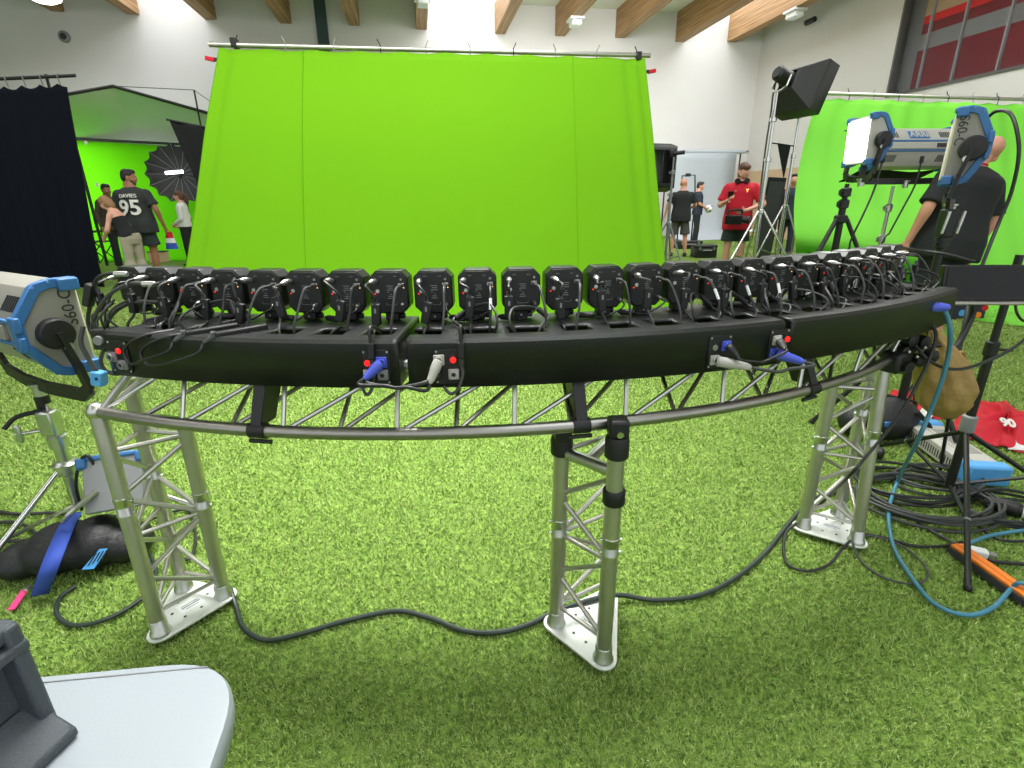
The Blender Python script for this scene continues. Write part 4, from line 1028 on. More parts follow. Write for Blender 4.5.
# --- white silk stretched on a black pipe frame above it
sk = thing('overhead_silk', 'white silk on a black pipe frame hanging in the left background', 'diffuser', hall(-12, 14.6, 0))
c1, c2, c3 = PD(62, 95, 13.4), PD(113, 86, 14.6), PD(222, 117, 15.2)
c0 = PD(30, 100, 12.8)
d1, d2 = PD(62, 143, 16.2), PD(222, 150, 16.2)
tops = [c0, c1, c2, c2.lerp(c3, .5), c3]
def silk(u, v):
    f = u * 4; i = min(3, int(f)); a = tops[i].lerp(tops[i + 1], f - i)
    b = PD(30, 141, 16.2).lerp(d2, u)
    m = a.lerp(b, .45) + DD * .5 * math.sin(PI * .5) + V((0, 0, -.10))
    return a * (1 - v) ** 2 + m * (2 * v * (1 - v)) + b * v * v
MB().grid(silk, 40, 20).build('silk_cloth', 'silk', sk, thick=.004)
for i in range(4): MB().cyl(tops[i], tops[i + 1], .035, n=10).build('frame_pipe', 'rubber', sk)
MB().cyl(PD(30, 141, 16.2), d2, .025, n=10).build('frame_pipe', 'rubber', sk)
q = PD(194, 90, 15.0); MB().cyl(q, V((q.x, q.y, 0)) , .02, n=8).build('frame_stand', 'rubber', sk)
MB().cyl(PD(112, 86, 14.6), PD(194, 90, 15.0), .008, n=6).build('guy_wire', 'rubber', sk); MB().cyl(PD(194, 90, 15.0), PD(225, 112, 15.2), .008, n=6).build('guy_wire', 'rubber', sk)
q = tops[1]; MB().cyl(q, V((q.x, q.y, 0)), .03, n=8).build('frame_stand', 'rubber', sk)

# --- black drape on the far left
w_ = 9.7
dr = thing('black_drape', 'black floor-length drape on a pipe at the far left', 'curtain', hall(-9, w_, 0))
a, b = PD(-70, 90, w_), PD(66, 83, w_)
a2, b2 = V((a.x, a.y, .02)) - RR * .1, V((b.x, b.y, .02)) - RR * .25
patch([a, a.lerp(a2, .5), a2], [b, b.lerp(b2, .5), b2], 160, 30, lambda u, v: DD * (.014 * math.sin(u * 75) + .012 * math.sin(u * 31 + 2)) * (.35 + v) + V((0, 0, -.05 * abs(math.sin(u * 7.5 * PI)) * max(0, 1 - v * 12)))).build('drape_cloth', 'navy_drape', dr, thick=.004, ang=60)
pa, pb = a + V((0, 0, .10)), b + V((0, 0, .10)) + RR * .15
MB().cyl(pa, pb, .024, n=10).build('crossbar', 'rubber', dr)
for k in range(8):
    p = pa.lerp(pb, (k + .4) / 8.4); MB().tube([p + V((0, 0, -.11)), p - DD * .03, p + V((0, 0, .03)), p + DD * .03], .008, 6, 4).build('curtain_tie', 'mid_grey', dr)
q = b - RR * .3; MB().cyl(V((q.x, q.y, 0)) + DD * .12, V((q.x, q.y, pb.z + .03)) + DD * .12, .02, n=10).build('upright', 'rubber', dr)
for dz in (.9, 1.6, 2.2): MB().box(V((b.x, b.y, dz)) + RR * (.06), (.03, .02, .05)).build('silver_clip', 'silver', dr)

# --- black flag panel by the screen's left edge
fl_ = thing('flag_panel', 'black triangular-looking cloth flag just left of the large green screen', 'flag', stand_xy(190, 200, 8.0))
y_ = 8.0; fa, fb_, fc, fd = PY(169, 120, y_), PY(214, 129, y_ + .2), PY(214, 205, y_ + .2), PY(203, 196, y_)
MB().grid(lambda u, v: fa.lerp(fb_, u).lerp(fd.lerp(fc, u), v) + V((0, .02 * math.sin(9 * u), 0)), 12, 12).build('flag_cloth', 'flag', fl_, thick=.01)
MB().cyl(fa + (fa - fb_) * .06, fb_, .014, n=8).build('flag_rod', 'rubber', fl_)
q = PY(212, 129, y_ + .25); MB().cyl(V((q.x, q.y, 0)), q, .016, n=8).build('stand_pole', 'rubber', fl_)
for a in (60, 180, 300): MB().cyl(V((q.x, q.y, .5)), V((q.x + .4 * math.cos(R_(a)), q.y + .4 * math.sin(R_(a)), .012)), .012, n=8).build('stand_leg', 'rubber', fl_)

# --- big umbrella softbox
def umbrella():
    y_ = 12.4; c = PY(178, 174, y_); ax = V((.34, -.93, -.05)).normalized()
    t = thing('umbrella_softbox', 'large black ribbed umbrella reflector with a lit lamp behind the woman in white', 'light', V((c.x, c.y, 0)))
    m = frame(c + ax * .1, ax, V((0, 0, 1)))
    n = 16; Rm = .62; dp = .32
    def cv(u, v):
        k = u * n; i = math.floor(k + 1e-9); f = k - i; r = v
        a = 2 * PI * u; sc = 1 - .10 * math.sin(PI * f) * r
        x = Rm * r * sc; z = -dp + dp * (r * r) * (1 - .08 * math.sin(PI * f))
        return m @ V((x * math.cos(a), x * math.sin(a), z))
    MB().grid(cv, n * 6, 10).build('canopy', 'softbox', t, thick=.006, ang=25)
    for k in range(n):
        a = 2 * PI * k / n
        MB().tube([m @ V((Rm * r * math.cos(a), Rm * r * math.sin(a), -dp + dp * r * r + .012)) for r in [i / 8 for i in range(9)]], .006, 6).build('rib', 'mid_grey', t)
    MB(m).cyl((0, 0, -dp - .05), (0, 0, .12), .014).build('shaft', 'alu', t)
    MB(m).lathe((0, 0, -dp + .03), (0, 0, 1), [(0, .06), (.10, .06), (.12, .05)], 18).build('lamp_head', 'rubber', t)
    MB(m).cyl((.02, .20, .06), (.05, -.14, .10), .035, n=12).build('lit_tube', 'glow_soft', t)
    b = m @ V((0, 0, -dp - .06)); MB().cyl(b, V((b.x, b.y, 0)), .018, n=8).build('stand_pole', 'rubber', t)
    for a in (30, 150, 270): MB().cyl(V((b.x, b.y, .6)), V((b.x + .5 * math.cos(R_(a)), b.y + .5 * math.sin(R_(a)), .012)), .013, n=8).build('stand_leg', 'rubber', t)
umbrella()

# ================================================================== stands and lamps
def stand(label, base, z, m='rubber', legs=(90, 210, 330), spread=.5, lz=.7, r=.017, knobs=2, tripod=True):
    t = thing('light_stand', label, 'stand', base)
    zs = [max(.06, lz * .35), lerp(lz, z, .45), lerp(lz, z, .78), z]; rr = [r, r * .8, r * .62]
    for i in range(3): MB().cyl(base + V((0, 0, zs[i])), base + V((0, 0, zs[i + 1])), rr[i], n=12).build('pole', m, t)
    for i in range(1, 1 + knobs):
        p = base + V((0, 0, zs[i])); o = MB().lathe(p, (0, 0, 1), [(-.035, r * 1.15), (-.03, r * 1.5), (.02, r * 1.5), (.028, r * 1.0)], 14).build('collar', m, t)
        MB().cyl(p - V((0, 0, .005)), p + V((-.05, -.02, -.005)), .007, n=8).box(p + V((-.055, -.022, -.005)), (.012, .012, .035)).build('knob', m, o)
    p = base + V((0, 0, lz)); MB().lathe(p, (0, 0, 1), [(-.03, r * 1.3), (-.02, r * 1.9), (.02, r * 1.9), (.03, r * 1.3)], 14).build('leg_hub', m, t)
    for a in legs:
        d = V((math.cos(R_(a)), math.sin(R_(a)), 0)); f = base + d * spread + V((0, 0, .014))
        l = MB().cyl(p + d * r * 1.6, f, r * .62, n=10).build('leg', m, t)
        MB().ball(f, r * .8, 10, 6).build('foot', 'rubber', l)
        MB().cyl(base + V((0, 0, zs[0] + .02)), p.lerp(f, .55), r * .4, n=8).build('leg_brace', m, t)
    return t

def led_panel(label, M0, lit=False, half=.335, text_end=None, arms=True, stand_at=None, shell='cream', flaps=False, back_text=True, dk=1.0):
    """soft LED panel: x along its length, y the way it shines, z up"""
    t = thing('led_panel', label, 'light', M0.translation)
    pf = [(.06, .150), (-.01, .150), (-.05, .138), (-.12, .035), (-.12, -.035), (-.05, -.138), (-.01, -.150), (.06, -.150)]
    pf = [(y * dk, z) for y, z in pf]; rs_ = 1 if dk == 1 else dk
    ring = lambda x, k=1, dy=0: [M0 @ V((x, y * k + dy, z * k)) for y, z in pf]
    hs = MB().rings([ring(-half), ring(half)]).build('housing', shell, t, bevel=.004)
    for s in (-1, 1):
        x = s * half
        MB().rings([ring(x, .90), ring(x + s * .006, .90)]).build('end_cap', shell, hs, bevel=.002)
        e = MB()
        pts = [M0 @ V((x, y, z)) for y, z in pf]
        for i in range(7):
            e.bar(pts[i], pts[i + 1], .03, .03, M0.to_3x3() @ V((1, 0, 0)))
            e.ball(pts[i], .0165, 10, 6)
        e.build('end_frame', 'blue', t, bevel=.003)
        for z in (-.142, .142): MB(M0).box((x, .04 * dk, z), (.05, .06 * dk, .042)).build('corner_block', 'blue', t, bevel=.006)
        for z in (.04, -.04): MB(M0).box((x, -.123 * dk, z * .8), (.05, .02, .05)).build('corner_block', 'blue', t, bevel=.005)
    MB(M0).box((0, .060 * dk + .003, 0), (half * 2 - .03, .012, .262)).build('diffuser', 'glow' if lit else 'diff', t, bevel=.003)
    # vents and switches on the sloping rear
    n1 = V((0, -.103, .08)).normalized(); c1 = V((0, -.097, .088))
    for sg in (1, -1):
        n1 = V((0, -.103, sg * .07 * dk)).normalized(); c1 = V((0, -.086 * dk, sg * .0865)); fm = M0 @ frame(c1, n1, (1, 0, 0))
        for s in (-1, 1):
            for k in range(7): MB(fm).box((s * half * .70 + (k - 3) * .014 * 1.2, 0, .001), (.006, .055, .004)).build('vent_slot', 'dark_txt', hs)
        if sg > 0 and back_text:
            b = MB(fm).box((0, 0, .002), (.17, .07, .006)).build('badge', 'blue', hs, bevel=.002)
            text_mesh('badge_lettering', 'ARRI', .075, fm @ Mx.Translation((0, 0, .0055)) @ Mx.Rotation(PI if False else 0, 4, 'Z'), 'grey_paint', b, .001, bold=.002)
    for z in (.036, -.036): MB(M0).box((0, -.119 * dk, z), (half * 2, .016, .014)).build('blue_rail', 'blue', t, bevel=.003)
    MB(M0).box((0, -.126 * dk, 0), (half * 1.5, .014, .05)).build('rear_rail', shell, hs, bevel=.003)
    MB(M0).box((half * .5, -.135 * dk, .0), (.08, .008, .03)).build('control_display', 'dark_txt', hs)
    if text_end:
        s = 1 if text_end > 0 else -1
        fm = M0 @ frame((s * (half + .0072), .026 * dk, .066), (s, 0, 0), (0, 0, 1 if s > 0 else -1))
        text_mesh('model_lettering', 'S60-C', .050, fm, 'dark_txt', hs, .0008)
    if arms:
        yk = MB()
        o_ = half + .035; yk_pts = []
        for s in (-1, 1):
            MB(M0).lathe((s * (half + .004), -.035, -.01), (s, 0, 0), [(0, .045), (.012, .052), (.035, .052), (.045, .046), (.047, .02)], 24).build('pivot_knob', 'rubber', t)
            MB(M0).lathe((s * (half + .05), -.02, -.055), (s, 0, 0), [(0, .014), (.008, .013)], 16).build('yoke_bolt', 'silver', t)
        x = half + .040
        path = [V((-x, -.035, -.01)), V((-x, -.01, -.12)), V((-x, .005, -.215)), V((-x + .05, .0, -.245)), V((-.1, -.02, -.25)), V((.1, -.02, -.25)), V((x - .05, .0, -.245)), V((x, .005, -.215)), V((x, -.01, -.12)), V((x, -.035, -.01))]
        for i in range(len(path) - 1): yk.bar(M0 @ path[i], M0 @ (path[i + 1] + (path[i + 1] - path[i]).normalized() * .006), .046, .016, M0.to_3x3() @ V((0, 1, 0)))
        yk.build('yoke', 'rubber', t)
        MB(M0).lathe((0, -.02, -.30), (0, 0, 1), [(0, .022), (.04, .022), (.045, .03), (.052, .03)], 16).build('spigot', 'alu', t)
    if flaps:
        for s in (-1, 1):
            MB(M0).grid(lambda u, v: V((lerp(-half - .02, half + .02, u), .07 + .22 * v, s * (.155 + .05 * v) + .012 * math.sin(7 * u))), 20, 6).build('barn_flap', 'flag', t, thick=.008)
    return t
def aim(c, y, roll=0, pitch=0):
    y = V(y).normalized(); m = frame(c, V((0, 0, 1)), None); x = y.cross(V((0, 0, 1))).normalized()
    zz = x.cross(y); m = Mx((x, y, zz)).transposed().to_4x4(); m.translation = V(c); return m

# --- near left panel and its combo stand
bl = P(88, 530, 0)
ydir = V((.50, .866, 0)); xdir = ydir.cross(V((0, 0, 1)))
hub = PY(58, 334, bl.y - .20)
cL = hub - xdir * (.335 + .04) + ydir * .035 + V((0, 0, .01))
led_panel('grey and blue LED panel in the left foreground, seen from its end', aim(cL, ydir), text_end=1, half=.335)
sb = V((cL.x - ydir.x * .02, cL.y - ydir.y * .02, 0))
lampb = cL - ydir * .02 + V((0, 0, -.30))
sb = V((lampb.x, lampb.y, 0)) + V((.0, 0, 0))
bx_ = PY(41, 405, bl.y)
t = thing('combo_stand', 'chrome combo stand carrying the panel in the left foreground', 'stand', V((bl.x, bl.y, 0)))
MB().cyl(V((bl.x, bl.y, .12)), V((bl.x, bl.y, .52)), .024, n=18).build('pole', 'alu', t)
MB().cyl(V((bl.x, bl.y, .50)), V((bl.x, bl.y, lampb.z - .03)), .018, n=18).build('pole', 'chrome', t)
for z in (.42, .52):
    o = MB().lathe(V((bl.x, bl.y, z)), (0, 0, 1), [(-.03, .026), (-.028, .033), (.02, .033), (.022, .026)], 18).build('collar', 'alu', t)
q = V((bl.x, bl.y, .47)); MB().cyl(q, q + V((-.11, -.05, 0)), .007, n=10).build('knob_shaft', 'chrome', o); MB().bar(q + V((-.10, -.045, -.035)), q + V((-.10, -.045, .035)), .028, .016).build('tee_knob', 'alu', o, bevel=.006)
MB().bar(V((bl.x, bl.y, lampb.z - .03)), V((lampb.x, lampb.y, lampb.z - .03)) + (lampb - bl).normalized() * .0, .04, .03).build('offset_arm', 'rubber', t, bevel=.004)
MB().lathe(V((lampb.x, lampb.y, lampb.z - .07)), (0, 0, 1), [(0, .024), (.07, .024), (.075, .018)], 16).build('socket', 'rubber', t)
MB().box(V((bl.x + .02, bl.y - .03, lampb.z - .10)), (.06, .05, .10)).build('head_clamp', 'alu', t, bevel=.008)
MB().tube([V((bl.x, bl.y - .03, lampb.z - .05)), V((bl.x - .05, bl.y - .08, lampb.z - .055)), V((bl.x - .08, bl.y - .11, lampb.z - .09))], .009, 8, 4).build('lever', 'rubber', t)
hubz = .30
for a in (15, 135, 255):
    d = V((math.cos(R_(a)), math.sin(R_(a)), 0)); f = V((bl.x, bl.y, .012)) + d * .46
    l = MB().cyl(V((bl.x, bl.y, hubz)) + d * .03, f, .012, n=10).build('leg', 'chrome', t); MB().ball(f, .017, 10, 6).build('foot', 'rubber', l)
    MB().cyl(V((bl.x, bl.y, .13)), V((bl.x, bl.y, hubz)).lerp(f, .55), .008, n=8).build('leg_brace', 'chrome', t)
MB().lathe(V((bl.x, bl.y, hubz)), (0, 0, 1), [(-.03, .03), (-.02, .045), (.02, .045), (.03, .03)], 16).build('leg_hub', 'alu', t)

# --- near right panel, end on
y_ = 2.75
cR = PY(960, 150, y_); ydir = V((-.80, .60, 0))
led_panel('grey and blue LED panel at the upper right, seen end on beside the bald head', aim(cR, ydir), text_end=-1, half=.24, dk=.72)
MB()
bR = V((cR.x, cR.y, 0)) - ydir * .02
t = stand('black stand under the end-on LED panel at the right', bR, cR.z - .28, 'black', (40, 160, 280), .42, .55, .022)
q = V((bR.x, bR.y, cR.z - .34))
for dx in (-.035, .04): MB().bar(q + V((dx, -.03, -.05)), q + V((dx + .01, -.035, .06)), .014, .012).build('clamp_lever', 'silver', t, bevel=.003)
MB().box(q, (.06, .06, .14)).build('clamp_head', 'rubber', t, bevel=.01)
# cable arching from the panel down the right
wire('lamp_cable', 'black cable arching down from the end-on LED panel at the right', 'cable', None, [('cable', 'cable_blk', MB().tube([PY(984, 121, 2.82), PY(997, 111, 2.75), PY(1012, 116, 2.6), PY(1019, 150, 2.5), PY(1012, 190, 2.5), PY(1000, 220, 2.5), PY(988, 250, 2.45), PY(975, 285, 2.4), PY(965, 320, 2.3), PY(955, 380, 2.2), P(940, 470, .02)], .008, 8, 8)),
     ('plug', 'rubber', MB().lathe(PY(978, 120, 2.80), PY(985, 118, 2.82) - PY(978, 120, 2.80), [(0, .016), (.03, .016), (.05, .010)], 12))])

# --- lit panel on the tripod
y_ = 4.0; cB = PY(864, 141, y_); yd = V((-.985, .10, -.05))
led_panel('lit white LED panel glowing on a black tripod at the right', aim(cB, yd), lit=True, half=.15, dk=.75, shell='grey_paint', back_text=False)
stand('black tripod stand under the glowing LED panel', V((cB.x - .06, cB.y, 0)), cB.z - .28, 'black', (100, 200, 340), .62, 1.14, .024)
# --- panel seen from behind
y_ = 4.6; cK = PY(908, 149, y_); yd = V((-.10, .98, -.12))
led_panel('grey and blue LED panel seen from behind between black flaps', aim(cK, yd), half=.335, shell='grey_paint', flaps=True)
stand('bright metal stand under the LED panel seen from behind', V((cK.x - .02, cK.y + .05, 0)), cK.z - .28, 'alu', (90, 210, 330), .45, .6, .02)
for lab, pts in (('thin black lead hanging from the glowing LED panel', [PY(882, 163, 4.0), PY(874, 190, 3.95), PY(863, 215, 3.9), PY(851, 240, 3.9), PY(845, 262, 3.9), V((2.3, 3.85, .02))]),
                 ('thin black lead hanging from the panel seen from behind', [PY(921, 163, 4.4), PY(915, 185, 4.4), PY(903, 208, 4.4), PY(890, 232, 4.4), PY(880, 250, 4.4), V((3.0, 4.4, .02))])):
    wire('lamp_cable', lab, 'cable', None, [('cable', 'cable_blk', MB().tube(pts, .007, 8, 8)), ('plug', 'rubber', MB().cyl(pts[0], pts[0] + V((0, 0, .05)), .014))])
for lab, pts in (('short black cable looped over the back of the glowing panel', [PY(876, 124, 4.0), PY(880, 117, 4.0), PY(885, 120, 4.0), PY(886, 130, 4.05)]),):
    tag(MB().tube(pts, .008, 8, 8).build('lamp_cable', 'cable_blk'), lab, 'cable')

# --- black softbox on a chrome stand and its neighbours
def softbox(label, c, ax, rear, front, depth, mt='softbox', head=True):
    t = thing('softbox', label, 'light', c)
    m = aim(c, ax)
    sq = lambda h, y, w=None: [m @ V((sx * (w or h), y, sz * h)) for sx, sz in ((-1, -1), (1, -1), (1, 1), (-1, 1))]
    MB().rings([sq(rear, -depth), sq(rear * 1.25, -depth * .86), sq(front, 0), sq(front, .20)], cap=False).build('cloth_shell', mt, t, thick=.008, ang=20)
    MB(m).grid(lambda u, v: V((lerp(-front, front, u) * .98, .16, lerp(-front, front, v) * .98)), 2, 2).build('front_diffuser', 'white_pl' , t, thick=.004)
    for sx in (-1, 1):
        for sz in (-1, 1): MB(m).cyl((sx * rear, -depth, sz * rear), (sx * front, .02, sz * front), .008, n=6).build('edge_rod', 'rubber', t)
    if not head: MB(m).rings([sq(rear, -depth), sq(rear, -depth - .03)]).build('rear_plate', 'rubber', t, bevel=.01)
    if not head: return t, m @ V((0, -depth, 0))
    MB(m).lathe((0, -depth - .22, 0), (0, 1, 0), [(0, .07), (.03, .095), (.18, .095), (.22, .11), (.24, .11)], 20).build('lamp_head', 'rubber', t)
    MB(m).tube([(-.13, -depth - .08, .0), (-.13, -depth - .08, -.14), (-.05, -depth - .08, -.19), (.05, -depth - .08, -.19), (.13, -depth - .08, -.14), (.13, -depth - .08, 0)], .013, 8).build('yoke', 'silver', t)
    return t, m @ V((0, -depth - .08, -.19))
c = PY(800, 88, 8.0); t, yk_ = softbox('black square softbox high on a chrome stand', c, (.88, .30, -.36), .11, .31, .25)
stand('chrome stand carrying the high black softbox', V((yk_.x, yk_.y, 0)), yk_.z, 'chrome', (80, 205, 320), .75, 1.1, .028)
bq = stand_xy(780, 240, 8.4)
stand('second chrome stand with a black upper part right of the softbox stand', bq, 2.75, 'chrome', (70, 190, 310), .55, 1.15, .026)
t = thing('pennant_flag', 'small black pointed flag hanging between the chrome stands', 'flag', PY(785, 170, 8.2))
p_ = [PY(778, 143, 8.2), PY(791, 145, 8.2), PY(784, 178, 8.2)]
MB().rings([p_, [q + V((0, .02, 0)) for q in p_]]).build('flag_cloth', 'flag', t); MB().cyl(p_[0] - RR * .1, bq + V((0, 0, p_[1].z)), .01, n=6).build('flag_rod', 'rubber', t)
tag(MB().tube([PY(781, 90, 8.05), PY(777, 80, 8.05), PY(773, 95, 8.1), PY(771, 112, 8.1), PY(766, 145, 8.1), PY(761, 185, 8.1), PY(757, 225, 8.1), P(752, 262, .02)], .012, 7, 6).build('lamp_cable', 'cable_grey'), 'grey cord dropping from the high black softbox', 'cable')
c = PY(650, 168, 9.0); t, yk_ = softbox('dark softbox poking out from behind the right edge of the large screen', c, (-.35, .93, 0), .24, .36, .3, head=False)
stand('grey stand with a black grip head between the screen and the paper backdrop', stand_xy(669, 215, 8.8), PY(671, 157, 8.8).z, 'mid_grey', (60, 180, 300), .5, .9, .022)
q = PY(671, 156, 8.8); t = thing('grip_clamp', 'black grip head on top of the grey stand', 'clamp', q)
MB().lathe(q - V((0, 0, .02)), (0, 0, 1), [(0, .03), (.05, .045), (.09, .045), (.11, .03)], 14).build('clamp_body', 'rubber', t); MB().cyl(q + V((-.02, 0, .03)), q + V((.20, -.02, .05)), .03, n=12).build('handle', 'rubber', t)

# --- paper backdrop, flats, cases
wp = 17.2
t = thing('paper_backdrop', 'grey paper backdrop roll hanging in front of the rear wall', 'backdrop', hall(6, wp, 0))
a, b = PD(674, 152, wp), PD(737, 152, wp); ua, ub = huv(a)[0], huv(b)[0]; zt2 = a.z
patch([hall(ua, wp, zt2), hall(ua, wp, zt2 * .5), hall(ua, wp - .1, .35), hall(ua, wp - .35, .06), hall(ua, wp - 1.2, .012)], [hall(ub, wp, zt2), hall(ub, wp, zt2 * .5), hall(ub, wp - .1, .35), hall(ub, wp - .35, .06), hall(ub, wp - 1.2, .012)], 4, 24).build('paper_sheet', 'paper', t, thick=.006)
MB().cyl(hall(ua - .25, wp + .04, zt2 + .02), hall(ub + .3, wp + .04, zt2 + .02), .06, n=14).build('paper_roll', 'paper', t)
for u in (ua - .18, ub + .2):
    MB().cyl(hall(u, wp + .1, 0), hall(u, wp + .1, zt2), .025, n=10).build('upright', 'rubber', t)
def flat(label, px, y, pxw, top, bot=None, lean=0):
    b = stand_xy(px, 215, y); zt3 = PY(px, top, y).z; w = pxw / 520 * (y * .98)
    t = thing('black_flat', label, 'panel', b)
    mm = Mx.Translation(b) @ Mx.Rotation(lean, 4, 'Y')
    MB(mm).box((0, 0, zt3 / 2 + .01), (w, .05, zt3)).build('panel_board', 'flag', t, bevel=.01)
    MB(mm).box((0, -.03, zt3 / 2), (w * .86, .015, zt3 * .92)).build('panel_cloth', 'softbox', t)
    for sx in (-1, 1): MB(mm).box((sx * w * .35, .0, .012), (.08, .5, .02)).build('panel_foot', 'rubber', t)
flat('black upright flat leaning behind the person in red', 767, 11.0, 17, 178, lean=.06)
def flight(label, px, py, w, d, h, m='rubber'):
    p = P(px, py, 0); t = thing('equipment_case', label, 'case', p)
    MB().box(p + V((0, d / 2, h * .38)), (w, d, h * .76)).build('case_body', m, t, bevel=.02)
    MB().box(p + V((0, d / 2, h * .885)), (w * 1.02, d * 1.02, h * .23)).build('case_lid', m, t, bevel=.02)
    MB().tube([p + V((-w * .2, -.01, h * .55)), p + V((-w * .18, -.05, h * .62)), p + V((w * .18, -.05, h * .62)), p + V((w * .2, -.01, h * .55))], .014, 8, 4).build('handle', 'mid_grey', t)
    for s in (-1, 1): MB().box(p + V((s * w * .33, -.008, h * .74)), (.05, .02, .07)).build('latch', 'silver', t)
flight('boxy black equipment case on the turf left of the person in red', 706, 258, .48, .4, .28)
flight('longer black case lying behind the boxy one on the turf', 690, 249, .66, .4, .2)
t = thing('tube_frame', 'thin black tube frame standing above the head in grey shorts', 'stand', stand_xy(689, 215, 15.0)); y_ = 15.0
fp = [PY(682, 186, y_), PY(682, 176, y_), PY(695, 175, y_), PY(695, 200, y_)]
MB().tube(fp, .02, 8).build('tube_bow', 'rubber', t)
for q in (fp[0], fp[3]): MB().cyl(V((q.x, q.y, 0)), q, .02, n=8).build('upright', 'rubber', t)
MB().box(PY(688, 175, y_), (.12, .08, .08)).build('tube_clamp', 'rubber', t)
p = P(752, 250, 0); t = thing('folding_table', 'small white folding table behind the person in red', 'table', p + V((.3, .6, 0)))
MB().box(p + V((.35, .6, .45)), (1.0, .6, .04)).build('table_top', 'white_pl', t, bevel=.01)
for sx in (-.1, .8):
    for sy in (.35, .85): MB().cyl(p + V((sx, sy, 0)), p + V((sx, sy, .43)), .014, n=8).build('leg', 'mid_grey', t)
# clutter by the left screen
q = P(104, 262, 0)
t = thing('director_chair', 'black folding chair beside the stooping person at the left', 'chair', q)
mq = rotz(R_(-30), q)
for sx in (-.26, .26):
    MB(mq).cyl((sx, -.2, 0), (sx, .2, .48), .014, n=8).build('leg', 'black', t); MB(mq).cyl((sx, .2, 0), (sx, -.2, .48), .014, n=8).build('leg', 'black', t)
    MB(mq).cyl((sx, -.2, .0), (sx, -.2, .7), .014, n=8).build('arm_post', 'black', t); MB(mq).box((sx, 0, .71), (.05, .5, .03)).build('armrest', 'black', t, bevel=.006)
    MB(mq).cyl((sx, .2, .45), (sx, .26, 1.0), .014, n=8).build('back_post', 'black', t)
MB(mq).box((0, 0, .48), (.52, .42, .02)).build('seat', 'black_cloth', t); MB(mq).box((0, .25, .88), (.54, .02, .2)).build('backrest', 'black_cloth', t)
flight('low brown case on the turf near the ponytailed person', 186, 252, .8, .45, .35, 'brown_cloth')
p = P(160, 262, 0); t = thing('prop_box', 'small tan box on the turf in front of number 95', 'box', p)
MB().box(p + V((0, 0, .12)), (.34, .26, .24)).build('box_body', 'tan_panel', t, bevel=.01); MB().box(p + V((0, 0, .245)), (.36, .28, .02)).build('box_lid', 'brown_cloth', t, bevel=.004)
# yellow and pink bits before the drape
q = P(33, 268, 0); t = thing('marker_flag', 'yellow and pink marker leaning before the black drape', 'marker', q)
MB().tube([q, PY(28, 262, q.y), PY(33, 254, q.y), PY(38, 251, q.y)], .03, 8, 4).build('marker_stem', 'amber_led' if False else 'orange', t); MB().ball(PY(27, 264, q.y), (.10, .06, .08), 14, 8).build('marker_base', 'pink', t)
# ================================================================== right foreground clutter
# --- tall light stand with the monitor
sbp = P(946, 496, 0)
ct = PY(1014, 268, sbp.y)
t = thing('light_stand', 'black stand holding the dark monitor at the right', 'stand', sbp)
cz = P(968, 431, 0)  # unused helper for the leg hub height
hubz_ = PY(966, 431, sbp.y).z
MB().cyl(sbp + V((0, 0, .05)), sbp + V((0, 0, ct.z - .3)), .0175, n=16).build('pole', 'black', t)
MB().cyl(sbp + V((0, 0, ct.z - .32)), sbp + V((0, 0, ct.z + .05)), .014, n=16).build('pole', 'black', t)
MB().lathe(sbp + V((0, 0, ct.z - .32)), (0, 0, 1), [(-.04, .019), (-.035, .025), (.02, .025), (.025, .018)], 14).build('collar', 'black', t)
MB().cyl(sbp + V((0, 0, ct.z - .33)), sbp + V((.07, -.02, ct.z - .33)), .006, n=8).build('knob', 'black', t)
MB().lathe(sbp + V((0, 0, hubz_ + .015)), (0, 0, 1), [(-.015, .026), (-.01, .028), (.055, .028), (.06, .02)], 16).build('leg_hub', 'mid_grey', t)
hp = sbp + V((0, 0, hubz_))
for fpx in ((968, 588), (1075, 505), (878, 446)):
    f = P(*fpx, .012); l = MB().cyl(hp + (f - hp).normalized() * .02, f, .0105, n=10).build('leg', 'black', t)
    MB().ball(f, .014, 10, 6).build('foot', 'rubber', l)
    MB().bar(sbp + V((0, 0, .06)), hp.lerp(f, .62), .014, .008).build('leg_brace', 'black', t)
    MB().ball(hp.lerp(f, .62), .012, 8, 6).build('brace_joint', 'mid_grey', l)
# --- monitor
mc = PY(983, 283, sbp.y - .08)
t = thing('field_monitor', 'wide dark monitor on the black stand at the right', 'monitor', mc)
mm = Mx.Translation(mc) @ Mx.Rotation(R_(-4), 4, 'Z') @ Mx.Rotation(R_(-6), 4, 'X')
MB(mm).box((0, 0, 0), (.315, .03, .135)).build('monitor_body', 'body', t, bevel=.005)
MB(mm).box((0, -.0155, .004), (.29, .003, .11)).build('monitor_screen', 'screen', t)
MB(mm).box((0, -.03, -.072), (.32, .06, .014)).build('front_shelf', 'alu_dark', t, bevel=.004)
MB(mm).box((0, .04, -.04), (.07, .05, .06)).build('mount_bracket', 'black', t, bevel=.006)
MB().tube([mm @ V((-.02, .0, -.08)), PY(972, 315, sbp.y - .1), PY(958, 345, sbp.y - .16), PY(950, 356, sbp.y - .2)], .012, 10, 5).build('support_arm', 'black', t)
q = PY(948, 357, sbp.y - .2)
MB().lathe(q, (1, 0, 0), [(-.04, .016), (-.035, .024), (.03, .024), (.035, .016)], 14).build('arm_joint', 'rubber', t)
